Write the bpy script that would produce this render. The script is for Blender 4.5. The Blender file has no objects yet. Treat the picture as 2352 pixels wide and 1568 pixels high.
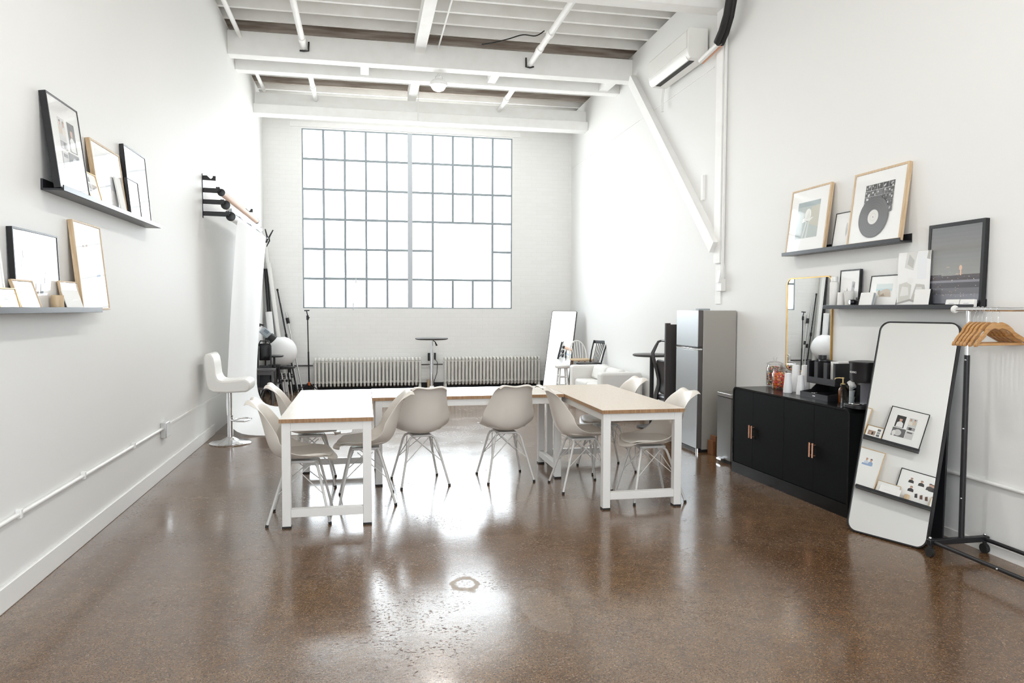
import bpy, math, random
from mathutils import Vector, Matrix
random.seed(7)
PI = math.pi
sc = bpy.context.scene
COL = sc.collection

# ------------------------------------------------------------------ materials
MATS = {}
def pmat(name, col, rough=.5, metal=0., spec=.5, coat=0., alpha=None, trans=0., sheen=0.):
    if name in MATS: return MATS[name]
    m = bpy.data.materials.new(name); m.use_nodes = True
    b = m.node_tree.nodes['Principled BSDF']
    b.inputs['Base Color'].default_value = (*col, 1)
    b.inputs['Roughness'].default_value = rough
    b.inputs['Metallic'].default_value = metal
    b.inputs['Specular IOR Level'].default_value = spec
    b.inputs['Coat Weight'].default_value = coat
    b.inputs['Coat Roughness'].default_value = .03
    b.inputs['Transmission Weight'].default_value = trans
    m.diffuse_color = (*col, 1)
    MATS[name] = m
    return m
def nodes(m):
    nt = m.node_tree
    return nt, nt.nodes['Principled BSDF'], nt.links
def add_bump(m, scale, strength, dist=.002, detail=3, coord='Object'):
    nt, b, L = nodes(m)
    tc = nt.nodes.new('ShaderNodeTexCoord'); n = nt.nodes.new('ShaderNodeTexNoise')
    n.inputs['Scale'].default_value = scale; n.inputs['Detail'].default_value = detail
    bp = nt.nodes.new('ShaderNodeBump'); bp.inputs['Strength'].default_value = strength
    bp.inputs['Distance'].default_value = dist
    L.new(tc.outputs[coord], n.inputs['Vector']); L.new(n.outputs['Fac'], bp.inputs['Height'])
    L.new(bp.outputs['Normal'], b.inputs['Normal'])
    return m
def add_var(m, c0, c1, scale, detail=4, stretch=(1, 1, 1), lo=.35, hi=.65):
    nt, b, L = nodes(m)
    tc = nt.nodes.new('ShaderNodeTexCoord'); mp = nt.nodes.new('ShaderNodeMapping')
    mp.inputs['Scale'].default_value = stretch
    n = nt.nodes.new('ShaderNodeTexNoise'); n.inputs['Scale'].default_value = scale
    n.inputs['Detail'].default_value = detail
    r = nt.nodes.new('ShaderNodeValToRGB')
    r.color_ramp.elements[0].position = lo; r.color_ramp.elements[0].color = (*c0, 1)
    r.color_ramp.elements[1].position = hi; r.color_ramp.elements[1].color = (*c1, 1)
    L.new(tc.outputs['Object'], mp.inputs['Vector']); L.new(mp.outputs['Vector'], n.inputs['Vector'])
    L.new(n.outputs['Fac'], r.inputs['Fac']); L.new(r.outputs['Color'], b.inputs['Base Color'])
    return m
def thin_glass(name, tint=(1, 1, 1), refl=1.0, rough=.0):
    m = bpy.data.materials.new(name); m.use_nodes = True
    nt = m.node_tree; nt.nodes.clear()
    o = nt.nodes.new('ShaderNodeOutputMaterial'); mx = nt.nodes.new('ShaderNodeMixShader')
    t = nt.nodes.new('ShaderNodeBsdfTransparent'); t.inputs['Color'].default_value = (*tint, 1)
    g = nt.nodes.new('ShaderNodeBsdfGlossy'); g.inputs['Roughness'].default_value = rough
    f = nt.nodes.new('ShaderNodeFresnel'); f.inputs['IOR'].default_value = 1.45
    k = nt.nodes.new('ShaderNodeMath'); k.operation = 'MULTIPLY'; k.inputs[1].default_value = refl
    nt.links.new(f.outputs['Fac'], k.inputs[0]); nt.links.new(k.outputs[0], mx.inputs['Fac'])
    nt.links.new(t.outputs[0], mx.inputs[1]); nt.links.new(g.outputs[0], mx.inputs[2])
    nt.links.new(mx.outputs[0], o.inputs['Surface'])
    MATS[name] = m
    return m

WALL = add_bump(pmat('wall_paint', (.83, .83, .817), .55, spec=.3), 60, .12)
CEIL = add_var(pmat('ceiling_paint', (.76, .76, .74), .6, spec=.25), (.87, .86, .835), (.93, .93, .915), 3)
DECK = add_var(pmat('deck_boards', (.6, .58, .54), .7, spec=.2), (.50, .44, .39), (.80, .79, .765), 5, stretch=(.35, 3, 1))
RAWWOOD = add_var(pmat('bare_joist', (.40, .34, .29), .7, spec=.2), (.30, .24, .20), (.52, .47, .42), 6, stretch=(.3, 3, 3))
BEAM = add_bump(add_var(pmat('beam_paint', (.84, .84, .82), .55, spec=.3), (.90, .895, .875), (.94, .94, .93), 6, lo=.25, hi=.6), 25, .2)
TRIM = pmat('trim_paint', (.86, .86, .845), .45)
SASH = pmat('window_steel', (.30, .345, .375), .5)
SASHW = pmat('window_steel_light', (.52, .56, .60), .5)
GLASSW = thin_glass('window_glass', (.97, .99, 1), 1.0)
GLASS = thin_glass('jar_glass', (.99, .99, .99), .55)
ACRYL = thin_glass('clear_acrylic', (.93, .95, .96), 1.2)
WHITEP = pmat('white_plastic', (.77, .725, .665), .38)
CUSH = add_bump(pmat('chair_cushion', (.72, .68, .625), .5), 300, .15)
LEGW = pmat('white_metal', (.66, .65, .63), .35)
TABW = pmat('table_frame_white', (.80, .79, .77), .4)
def wood_top():
    m = pmat('table_white_oak', (.84, .79, .73), .26)
    return add_var(m, (.82, .765, .69), (.86, .82, .765), 8, stretch=(6, .6, 1))
TOPR = wood_top()
EDGE = add_var(pmat('table_edge_band', (.36, .20, .095), .5), (.28, .15, .07), (.42, .25, .125), 12, stretch=(8, 8, .5))
BLACK = pmat('black_paint', (.012, .012, .014), .35)
BLACKD = add_bump(pmat('black_door', (.004, .0045, .005), .6, spec=.12), 180, .25)
BLACKM = add_bump(pmat('black_wood', (.005, .0055, .006), .26, spec=.28), 180, .04)
LEDGE = pmat('black_ledge_metal', (.022, .023, .027), .3)
CHROME = pmat('chrome', (.85, .86, .88), .08, 1)
STEEL = pmat('brushed_steel', (.60, .63, .66), .34, 1)
FSIDE = add_bump(pmat('fridge_side_grey', (.42, .40, .365), .5, .35), 150, .2)
DGREY = pmat('dark_grey', (.06, .055, .055), .4)
COPPER = pmat('copper', (.78, .42, .28), .3, .8)
GOLD = pmat('brass', (.50, .31, .11), .3, .9)
MIRR = pmat('mirror_glass', (.93, .94, .94), .0, 1)
OAK = add_var(pmat('pale_oak', (.62, .46, .29), .5), (.55, .39, .23), (.68, .52, .34), 14, stretch=(6, 6, .6))
MAPLE = add_var(pmat('hanger_wood', (.50, .26, .09), .3, coat=.3), (.42, .2, .06), (.58, .32, .12), 10, stretch=(1, 8, 8))
BROWN = pmat('brown_wood', (.22, .09, .035), .4)
PRINTW = pmat('print_white', (.86, .86, .85), .5, spec=.5, coat=1.0)
CARDW = pmat('card_white', (.84, .83, .81), .6)
PAPER = pmat('seamless_paper', (.90, .90, .90), .7, spec=.2)
def translucent(m, f):
    nt, b, L = nodes(m)
    t = nt.nodes.new('ShaderNodeBsdfTranslucent'); t.inputs['Color'].default_value = (.97, .97, .95, 1)
    x = nt.nodes.new('ShaderNodeMixShader'); x.inputs['Fac'].default_value = f
    o = nt.nodes['Material Output']
    L.new(b.outputs[0], x.inputs[1]); L.new(t.outputs[0], x.inputs[2]); L.new(x.outputs[0], o.inputs['Surface'])
    return m
SHEET = translucent(pmat('backdrop_paper', (.94, .94, .94), .7, spec=.2), .24)
LEATHER = add_bump(pmat('white_leather', (.84, .83, .80), .4), 220, .15)
SOFAM = add_bump(pmat('sofa_fabric', (.80, .79, .765), .85, spec=.2), 400, .3)
RADM = pmat('radiator_paint', (.78, .77, .73), .42)
DARKBASE = pmat('dark_baseboard', (.02, .02, .022), .7)
LANT = add_bump(pmat('lantern_paper', (.87, .87, .87), .8, spec=.1), 30, .3)
AMBER = pmat('amber_glass', (.16, .045, .006), .06, coat=.5)
CUPM = pmat('cup_plastic', (.84, .84, .85), .25)
RUBBER = pmat('black_rubber', (.015, .015, .015), .6)
GREYP = pmat('grey_plastic', (.35, .39, .42), .4)
ORANGE = pmat('orange_plastic', (.7, .13, .02), .4)
BEIGE = pmat('tan_paper', (.70, .47, .36), .6)
SILVERP = pmat('silver_pole', (.66, .66, .66), .3, .6)
ACM = pmat('ac_plastic', (.83, .825, .80), .4)

def brick_mat():
    m = pmat('painted_brick', (.83, .83, .81), .55, spec=.3)
    nt, b, L = nodes(m)
    tc = nt.nodes.new('ShaderNodeTexCoord'); mp = nt.nodes.new('ShaderNodeMapping')
    mp.inputs['Rotation'].default_value = (PI/2, 0, 0)
    br = nt.nodes.new('ShaderNodeTexBrick')
    br.inputs['Scale'].default_value = 1.0; br.inputs['Brick Width'].default_value = .215
    br.inputs['Row Height'].default_value = .075; br.inputs['Mortar Size'].default_value = .006
    br.inputs['Mortar Smooth'].default_value = 1.0
    br.inputs['Color1'].default_value = (.89, .89, .877, 1); br.inputs['Color2'].default_value = (.875, .875, .86, 1)
    br.inputs['Mortar'].default_value = (.855, .855, .835, 1)
    n = nt.nodes.new('ShaderNodeTexNoise'); n.inputs['Scale'].default_value = 40
    ad = nt.nodes.new('ShaderNodeMath'); ad.operation = 'MULTIPLY_ADD'; ad.inputs[1].default_value = .3
    inv = nt.nodes.new('ShaderNodeMath'); inv.operation = 'SUBTRACT'; inv.inputs[0].default_value = 1
    bp = nt.nodes.new('ShaderNodeBump'); bp.inputs['Strength'].default_value = .3; bp.inputs['Distance'].default_value = .003
    L.new(tc.outputs['Object'], mp.inputs['Vector']); dn = nt.nodes.new('ShaderNodeTexNoise'); dn.inputs['Scale'].default_value = 7; dn.inputs['Detail'].default_value = 4
    vm = nt.nodes.new('ShaderNodeVectorMath'); vm.operation = 'MULTIPLY_ADD'; vm.inputs[1].default_value = (.022, .022, .022)
    L.new(tc.outputs['Object'], dn.inputs['Vector']); L.new(dn.outputs['Color'], vm.inputs[0]); L.new(mp.outputs['Vector'], vm.inputs[2])
    L.new(vm.outputs[0], br.inputs['Vector'])
    L.new(tc.outputs['Object'], n.inputs['Vector'])
    L.new(br.outputs['Fac'], inv.inputs[1]); L.new(n.outputs['Fac'], ad.inputs[0]); L.new(inv.outputs[0], ad.inputs[2])
    L.new(ad.outputs[0], bp.inputs['Height']); L.new(bp.outputs['Normal'], b.inputs['Normal'])
    L.new(br.outputs['Color'], b.inputs['Base Color'])
    return m
BRICK = brick_mat()

def floor_mat():
    m = pmat('polished_concrete', (.13, .085, .055), .2)
    nt, b, L = nodes(m); N = nt.nodes.new
    tc = N('ShaderNodeTexCoord')
    def noise(scale, detail=4, vec=None, rough=.55):
        n = N('ShaderNodeTexNoise'); n.inputs['Scale'].default_value = scale; n.inputs['Detail'].default_value = detail
        n.inputs['Roughness'].default_value = rough
        L.new(vec or tc.outputs['Object'], n.inputs['Vector']); return n.outputs['Fac']
    def ramp(src, stops):
        r = N('ShaderNodeValToRGB'); e = r.color_ramp.elements
        while len(e) < len(stops): e.new(.5)
        for i, (p, c) in enumerate(stops):
            e[i].position = p; e[i].color = (*c, 1) if len(c) == 3 else c
        L.new(src, r.inputs['Fac']); return r.outputs['Color']
    def mix(fac, a, c, bt='MIX'):
        x = N('ShaderNodeMix'); x.data_type = 'RGBA'; x.blend_type = bt
        if isinstance(fac, float): x.inputs[0].default_value = fac
        else: L.new(fac, x.inputs[0])
        for i, v in ((6, a), (7, c)):
            if isinstance(v, tuple): x.inputs[i].default_value = (*v, 1)
            else: L.new(v, x.inputs[i])
        return x.outputs[2]
    def mth(op, a, c=None, d=None):
        x = N('ShaderNodeMath'); x.operation = op
        for i, v in enumerate((a, c, d)):
            if v is None: continue
            if isinstance(v, (int, float)): x.inputs[i].default_value = v
            else: L.new(v, x.inputs[i])
        return x.outputs[0]
    big = ramp(noise(.9, 5), [(.3, (.108, .053, .021)), (.5, (.150, .083, .039)), (.72, (.208, .130, .070))])
    mid = ramp(noise(9, 5), [(.3, (.70, .66, .62)), (.7, (1.2, 1.18, 1.15))])
    base = mix(1.0, big, mid, 'MULTIPLY')
    fine = ramp(noise(210, 3), [(.32, (.55, .52, .50)), (.68, (1.42, 1.42, 1.40))])
    vo = N('ShaderNodeTexVoronoi'); vo.inputs['Scale'].default_value = 135; L.new(tc.outputs['Object'], vo.inputs['Vector'])
    cell = N('ShaderNodeSeparateColor'); L.new(vo.outputs['Color'], cell.inputs[0])
    chip = ramp(cell.outputs[0], [(.0, (.018, .011, .008)), (.2, (.060, .033, .016)), (.5, (.120, .068, .032)), (.8, (.185, .114, .060)), (.95, (.26, .165, .095)), (1., (.34, .25, .17))])
    chm = mth('LESS_THAN', vo.outputs['Distance'], .5)
    col = mix(mth('MULTIPLY', chm, .8), base, chip)
    vo2 = N('ShaderNodeTexVoronoi'); vo2.inputs['Scale'].default_value = 34; L.new(tc.outputs['Object'], vo2.inputs['Vector'])
    c2 = N('ShaderNodeSeparateColor'); L.new(vo2.outputs['Color'], c2.inputs[0])
    stone = mth('MULTIPLY', mth('LESS_THAN', vo2.outputs['Distance'], .17), mth('GREATER_THAN', c2.outputs[0], .72))
    col = mix(mth('MULTIPLY', stone, .6), col, ramp(c2.outputs[1], [(.0, (.02, .013, .012)), (.45, (.05, .03, .02)), (.55, (.22, .145, .09)), (1., (.40, .31, .22))]))
    col = mix(1.0, col, fine, 'MULTIPLY')
    # worn marks: the small ring and the larger dull patch beside it
    sx = N('ShaderNodeSeparateXYZ'); L.new(tc.outputs['Object'], sx.inputs[0])
    wob = mth('MULTIPLY', mth('SUBTRACT', noise(9, 3), .5), .09)
    def dist(cx, cy, ky):
        dx = mth('SUBTRACT', sx.outputs[0], cx); dy = mth('MULTIPLY', mth('SUBTRACT', sx.outputs[1], cy), ky)
        return mth('ADD', mth('SQRT', mth('ADD', mth('MULTIPLY', dx, dx), mth('MULTIPLY', dy, dy))), wob)
    d1 = dist(.54, 4.0, .62)
    ring = ramp(mth('ABSOLUTE', mth('SUBTRACT', d1, .060)), [(.006, (1, 1, 1)), (.02, (0, 0, 0))])
    d2 = dist(.90, 3.58, .40)
    rim = mth('MULTIPLY', mth('LESS_THAN', mth('ABSOLUTE', mth('SUBTRACT', d2, .112)), .008), .13)
    patch = ramp(d2, [(.10, (1, 1, 1)), (.125, (0, 0, 0))])
    patch = mth('MAXIMUM', mth('MULTIPLY', patch, .15), rim)
    worn = mth('MAXIMUM', mth('MULTIPLY', ring, .6), patch)
    col = mix(worn, col, (.40, .32, .24))
    # dull chips in the polish
    ck = N('ShaderNodeMapping'); ck.inputs['Scale'].default_value = (1, 1.6, 1); L.new(tc.outputs['Object'], ck.inputs['Vector'])
    chips = ramp(noise(42, 2, ck.outputs[0], .7), [(.565, (0, 0, 0)), (.60, (1, 1, 1))])
    area = ramp(noise(2.2, 3), [(.50, (0, 0, 0)), (.62, (1, 1, 1))])
    d3 = ramp(dist(.20, 3.42, .55), [(.18, (1, 1, 1)), (.42, (0, 0, 0))])
    area = mth('MAXIMUM', mth('MULTIPLY', area, .6), mth('MULTIPLY', d3, ramp(noise(6, 3), [(.42, (0, 0, 0)), (.55, (1, 1, 1))])))
    chips2 = mth('MULTIPLY', chips, area)
    col = mix(mth('MULTIPLY', chips2, .85), col, (.085, .038, .026))
    L.new(col, b.inputs['Base Color'])
    rg = ramp(noise(1.3, 6), [(.3, (.13, .13, .13)), (.75, (.25, .25, .25))])
    rg = mth('ADD', rg, mth('MULTIPLY', mth('MAXIMUM', worn, chips2), .5))
    L.new(rg, b.inputs['Roughness'])
    b.inputs['Specular IOR Level'].default_value = 1.0; b.inputs['IOR'].default_value = 1.56
    b.inputs['Coat Weight'].default_value = 0; b.inputs['Coat Roughness'].default_value = .13
    bp = N('ShaderNodeBump'); bp.inputs['Strength'].default_value = .10; bp.inputs['Distance'].default_value = .004
    L.new(noise(14, 4), bp.inputs['Height']); L.new(bp.outputs['Normal'], b.inputs['Normal'])
    return m
FLOOR = floor_mat()

# ------------------------------------------------------------------ mesh builder
class MB:
    def __init__(s): s.v = []; s.f = []; s.mi = []; s.cur = 0
    def add(s, vs, fs):
        o = len(s.v); s.v += [tuple(p) for p in vs]
        for f in fs: s.f.append(tuple(i + o for i in f)); s.mi.append(s.cur)
        return s
    def box(s, x0, x1, y0, y1, z0, z1):
        vs = [(x, y, z) for x in (x0, x1) for y in (y0, y1) for z in (z0, z1)]
        return s.add(vs, [(0, 1, 3, 2), (4, 6, 7, 5), (0, 4, 5, 1), (2, 3, 7, 6), (0, 2, 6, 4), (1, 5, 7, 3)])
    def hexa(s, b, t):      # two quads (bottom, top), same winding
        return s.add(list(b) + list(t), [(3, 2, 1, 0), (4, 5, 6, 7), (0, 1, 5, 4), (1, 2, 6, 5), (2, 3, 7, 6), (3, 0, 4, 7)])
    def bar(s, p, q, w, d, up=(0, 0, 1)):   # rectangular bar from p to q
        p = Vector(p); q = Vector(q); a = (q - p).normalized(); u = Vector(up)
        if abs(a.dot(u)) > .95: u = Vector((0, 1, 0))
        x = a.cross(u).normalized() * w / 2; y = x.cross(a).normalized() * d / 2
        return s.hexa([p - x - y, p + x - y, p + x + y, p - x + y], [q - x - y, q + x - y, q + x + y, q - x + y])
    def tube(s, pts, r, n=10, closed=False, caps=True):
        pts = [Vector(p) for p in pts]; m = len(pts)
        rs = r if isinstance(r, (list, tuple)) else [r] * m
        rings = []; prev = None
        for i, p in enumerate(pts):
            if closed: t = pts[(i + 1) % m] - pts[i - 1]
            else: t = pts[min(i + 1, m - 1)] - pts[max(i - 1, 0)]
            t.normalize()
            if prev is None:
                a = Vector((0, 0, 1)) if abs(t.z) < .9 else Vector((1, 0, 0))
                u = t.cross(a).normalized()
            else:
                u = (prev - t * prev.dot(t))
                u = u.normalized() if u.length > 1e-6 else t.orthogonal().normalized()
            prev = u; w = t.cross(u)
            rings.append([p + (u * math.cos(2 * PI * k / n) + w * math.sin(2 * PI * k / n)) * rs[i] for k in range(n)])
        vs = [q for R in rings for q in R]; fs = []
        for i in range(m if closed else m - 1):
            j = (i + 1) % m
            for k in range(n): fs.append((i * n + k, i * n + (k + 1) % n, j * n + (k + 1) % n, j * n + k))
        if not closed and caps:
            fs.append(tuple(reversed(range(n)))); fs.append(tuple((m - 1) * n + k for k in range(n)))
        return s.add(vs, fs)
    def cyl(s, p, q, r, n=16, r2=None): return s.tube([p, q], [r, r if r2 is None else r2], n)
    def lathe(s, prof, c=(0, 0, 0), n=24):
        vs = []; fs = []; m = len(prof)
        for r, z in prof:
            for k in range(n):
                a = 2 * PI * k / n; vs.append((c[0] + r * math.cos(a), c[1] + r * math.sin(a), c[2] + z))
        for i in range(m - 1):
            for k in range(n): fs.append((i * n + k, i * n + (k + 1) % n, (i + 1) * n + (k + 1) % n, (i + 1) * n + k))
        if prof[0][0] > 1e-5: fs.append(tuple(reversed(range(n))))
        if prof[-1][0] > 1e-5: fs.append(tuple((m - 1) * n + k for k in range(n)))
        return s.add(vs, fs)
    def prism(s, poly, axis, a, b):     # poly in the two other axes, in order
        def P(u, v, t): return {0: (t, u, v), 1: (u, t, v), 2: (u, v, t)}[axis]
        n = len(poly); vs = [P(u, v, a) for u, v in poly] + [P(u, v, b) for u, v in poly]
        fs = [tuple(reversed(range(n))), tuple(range(n, 2 * n))] + [(i, (i + 1) % n, n + (i + 1) % n, n + i) for i in range(n)]
        return s.add(vs, fs)
    def ring(s, outer, inner, axis, a, b):   # hollow frame between two loops of equal length
        def P(u, v, t): return {0: (t, u, v), 1: (u, t, v), 2: (u, v, t)}[axis]
        n = len(outer)
        vs = [P(*p, a) for p in outer] + [P(*p, a) for p in inner] + [P(*p, b) for p in outer] + [P(*p, b) for p in inner]
        fs = []
        for i in range(n):
            j = (i + 1) % n
            fs += [(i, j, n + j, n + i), (2 * n + i, 3 * n + i, 3 * n + j, 2 * n + j), (i, 2 * n + i, 2 * n + j, j), (n + i, n + j, 3 * n + j, 3 * n + i)]
        return s.add(vs, fs)
    def grid(s, rows, close=False):
        m = len(rows); n = len(rows[0]); vs = [p for r in rows for p in r]; fs = []
        for i in range(m - 1):
            for k in range(n if close else n - 1):
                fs.append((i * n + k, i * n + (k + 1) % n, (i + 1) * n + (k + 1) % n, (i + 1) * n + k))
        return s.add(vs, fs)
    def sphere(s, c, r, n=16, m=10, sc_=(1, 1, 1)):
        prof = [(max(1e-6, math.sin(PI * i / m)) * r, -math.cos(PI * i / m) * r) for i in range(m + 1)]
        o = len(s.v); s.lathe(prof, (0, 0, 0), n)
        for i in range(o, len(s.v)):
            x, y, z = s.v[i]; s.v[i] = (c[0] + x * sc_[0], c[1] + y * sc_[1], c[2] + z * sc_[2])
        return s
    def build(s, name, mats, parent=None, world=False, smooth=True, bevel=0, sub=0, solid=0, ang=35):
        vs = s.v
        if parent is not None and world:
            L = parent['_loc']; vs = [(x - L[0], y - L[1], z - L[2]) for x, y, z in vs]
        me = bpy.data.meshes.new(name); me.from_pydata(vs, [], s.f)
        mats = mats if isinstance(mats, (list, tuple)) else [mats]
        for m in mats: me.materials.append(m)
        me.polygons.foreach_set('material_index', s.mi)
        import bmesh
        bm = bmesh.new(); bm.from_mesh(me)
        bmesh.ops.recalc_face_normals(bm, faces=bm.faces); bm.to_mesh(me); bm.free()
        if smooth:
            me.polygons.foreach_set('use_smooth', [True] * len(me.polygons))
            if not sub: me.set_sharp_from_angle(angle=math.radians(ang))
        me.update()
        o = bpy.data.objects.new(name, me); COL.objects.link(o)
        if parent is not None:
            o.parent = parent
            if world: o['_loc'] = tuple(parent['_loc'])
        if solid:
            k = o.modifiers.new('solid', 'SOLIDIFY'); k.thickness = solid; k.offset = 0
        if bevel:
            k = o.modifiers.new('bevel', 'BEVEL'); k.width = bevel; k.segments = 2; k.limit_method = 'ANGLE'
            k.angle_limit = math.radians(40)
        if sub:
            k = o.modifiers.new('sub', 'SUBSURF'); k.levels = sub; k.render_levels = sub
        return o

def tag(o, label=None, cat=None, group=None, kind=None):
    if label: o['label'] = label
    if cat: o['category'] = cat
    if group: o['group'] = group
    if kind: o['kind'] = kind
    return o
LOCS = []
def thing(name, loc, label, cat, group=None, rot=(0, 0, 0)):
    o = bpy.data.objects.new(name, None); COL.objects.link(o)
    o.location = loc; o.rotation_euler = rot; o.empty_display_size = .05
    o['_loc'] = tuple(loc); LOCS.append(o)
    return tag(o, label, cat, group)
def single(name, mb, mat, label, cat, group=None, loc=None, **k):
    """a thing that is one mesh, its origin moved to its base"""
    if loc is None:
        xs = [p[0] for p in mb.v]; ys = [p[1] for p in mb.v]; zs = [p[2] for p in mb.v]
        loc = ((min(xs) + max(xs)) / 2, (min(ys) + max(ys)) / 2, min(zs))
    mb.v = [(x - loc[0], y - loc[1], z - loc[2]) for x, y, z in mb.v]
    o = mb.build(name, mat, **k); o.location = loc
    return tag(o, label, cat, group)
def structure(name, mb, mat, **k):
    o = mb.build(name, mat, **k); o['kind'] = 'structure'; return o
def copy_tree(o, label=None, group=None, loc=None, rot=None):
    c = o.copy(); COL.objects.link(c)
    if label: c['label'] = label
    if group: c['group'] = group
    if loc: c.location = loc
    if rot: c.rotation_euler = rot
    for ch in o.children:
        d = ch.copy(); COL.objects.link(d); d.parent = c
        for g in ch.children:
            e = g.copy(); COL.objects.link(e); e.parent = d
    return c
def rrect(w, h, r, n=6, cx=0, cy=0):
    pts = []
    for (sx, sy, a0) in ((1, -1, -PI/2), (1, 1, 0), (-1, 1, PI/2), (-1, -1, PI)):
        for i in range(n + 1):
            a = a0 + PI / 2 * i / n
            pts.append((cx + sx * (w / 2 - r) + r * math.cos(a), cy + sy * (h / 2 - r) + r * math.sin(a)))
    return pts
def arc(c, r, a0, a1, n): return [(c[0] + r * math.cos(a0 + (a1 - a0) * i / n), c[1] + r * math.sin(a0 + (a1 - a0) * i / n)) for i in range(n + 1)]

XL, YB, YF = -1.805, 14.12, -4.0
def XR(y): return 3.885 + (y - 3.9) * .015
WTOP, DECKZ, JZ = 5.30, 5.62, 5.36

# ------------------------------------------------------------------ room shell
structure('floor', MB().box(-2.4, 4.7, YF - .3, YB + .4, -.1, 0), FLOOR, smooth=False)
b = MB().box(-2.4, XL, YF, YB, 0, JZ); b.box(-2.45, -2.3, YF, YB, JZ, DECKZ)
structure('wall_left', b, WALL, smooth=False)
SY0, SY1, SZ0, SZ1 = -3.4, 1.2, 1.0, 4.7
def rw(y0, y1, z0, z1, m): return m.prism([(XR(y0), y0), (XR(y1), y1), (4.2, y1), (4.2, y0)], 2, z0, z1)
b = MB(); rw(YF, SY0, 0, JZ, b); rw(SY1, YB, 0, JZ, b); rw(SY0, SY1, 0, SZ0, b); rw(SY0, SY1, SZ1, JZ, b); b.box(4.2, 4.7, YF, YB, JZ - .1, JZ); b.box(4.55, 4.7, YF, YB, JZ, DECKZ)
structure('wall_right', b, WALL, smooth=False)
WX0, WX1, WZ0, WZ1 = -1.12, 2.837, 1.53, 4.835
b = MB(); y0, y1 = YB, YB + .3
b.box(-2.45, WX0, y0, y1, 0, DECKZ); b.box(WX1, 4.7, y0, y1, 0, DECKZ)
b.box(WX0, WX1, y0, y1, 0, WZ0); b.box(WX0, WX1, y0, y1, WZ1, DECKZ)
structure('wall_back', b, BRICK, smooth=False)
FX0, FX1, FZ0, FZ1 = -1.7, 2.6, .5, 5.2
b = MB(); y0, y1 = YF - .3, YF
b.box(-2.45, FX0, y0, y1, 0, DECKZ); b.box(FX1, 4.7, y0, y1, 0, DECKZ)
b.box(FX0, FX1, y0, y1, 0, FZ0); b.box(FX0, FX1, y0, y1, FZ1, DECKZ)
structure('wall_front', b, BRICK, smooth=False)
structure('ceiling', MB().box(-2.45, 4.7, YF - .3, YB + .3, DECKZ, DECKZ + .1), DECK, smooth=False)

# big steel window in the back wall
def window(name, x0, x1, z0, z1, y, vent, big, rows=6, cols=5):
    w = thing(name, (0, y, 0), None, None); w['kind'] = 'structure'
    f = MB(); t = .020; d0, d1 = y + .005, y + .045
    mid = (x0 + x1) / 2; mw = .045
    rz = [z0 + (z1 - z0) * i / rows for i in range(rows + 1)]
    halves = [(x0, mid - mw), (mid + mw, x1)]
    f.box(x0 + .0005, x1 - .0005, d0 - .001, d1 + .018, z0, z0 + .022); f.box(x0 + .0005, x1 - .0005, d0 - .001, d1 + .018, z1 - .022, z1)
    f.box(x0, x0 + .024, d0 - .002, d1 + .02, z0, z1); f.box(x1 - .024, x1, d0 - .002, d1 + .02, z0, z1)
    for hi, (a, c) in enumerate(halves):
        cx = [a + (c - a) * i / cols for i in range(cols + 1)]
        for i in range(1, cols):
            if hi == 1 and big and i in (2, 3):
                f.box(cx[i] - t, cx[i] + t, d0, d1, rz[3], z1); f.box(cx[i] - t, cx[i] + t, d0, d1, z0, rz[1])
            else: f.box(cx[i] - t, cx[i] + t, d0, d1, z0, z1)
        for j in range(1, rows):
            if hi == 1 and big and j == 2:
                f.box(a, cx[1], d0 + .0015, d1 - .0015, rz[j] - t, rz[j] + t); f.box(cx[4], c, d0 + .0015, d1 - .0015, rz[j] - t, rz[j] + t)
            else: f.box(a, c, d0 + .0015, d1 - .0015, rz[j] - t, rz[j] + t)
    f.build('window_frame', SASH, w, True, smooth=False)
    m = MB().box(mid - mw, mid + mw, y, y + .08, z0, z1); m.build('mullion_post', SASHW, w, True, bevel=.004)
    if vent:
        a, c = halves[0]; cx = [a + (c - a) * i / cols for i in range(cols + 1)]
        s = MB(); s.ring([(cx[1] - .02, rz[1] - .02), (cx[4] + .02, rz[1] - .02), (cx[4] + .02, rz[3] + .02), (cx[1] - .02, rz[3] + .02)],
                         [(cx[1] + .024, rz[1] + .024), (cx[4] - .024, rz[1] + .024), (cx[4] - .024, rz[3] - .024), (cx[1] + .024, rz[3] - .024)], 1, y - .012, y + .002)
        v = s.build('vent_sash', SASH, w, True, smooth=False)
        h = MB().tube([(cx[2] + .2, y - .015, rz[1] + .03), (cx[2] + .19, y - .04, rz[1] - .02), (cx[2] + .19, y - .035, rz[1] - .08)], .009)
        h.build('vent_latch', SASHW, v, True)
        h = MB().tube([(cx[2] + .14, y - .01, z0 + .1), (cx[2] + .14, y - .03, z0 - .03)], .008)
        h.build('sash_stay', SASHW, w, True)
    g = MB().add([(x0, y + .03, z0), (x1, y + .03, z0), (x1, y + .03, z1), (x0, y + .03, z1)], [(0, 1, 2, 3)])
    g.build('glass_pane', GLASSW, w, True, smooth=False)
window('window_1', WX0, WX1, WZ0, WZ1, YB, True, True)
window('fill_window_2', FX0, FX1, FZ0, FZ1, YF - .12, False, False)  # second one added behind the camera as fill light

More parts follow.
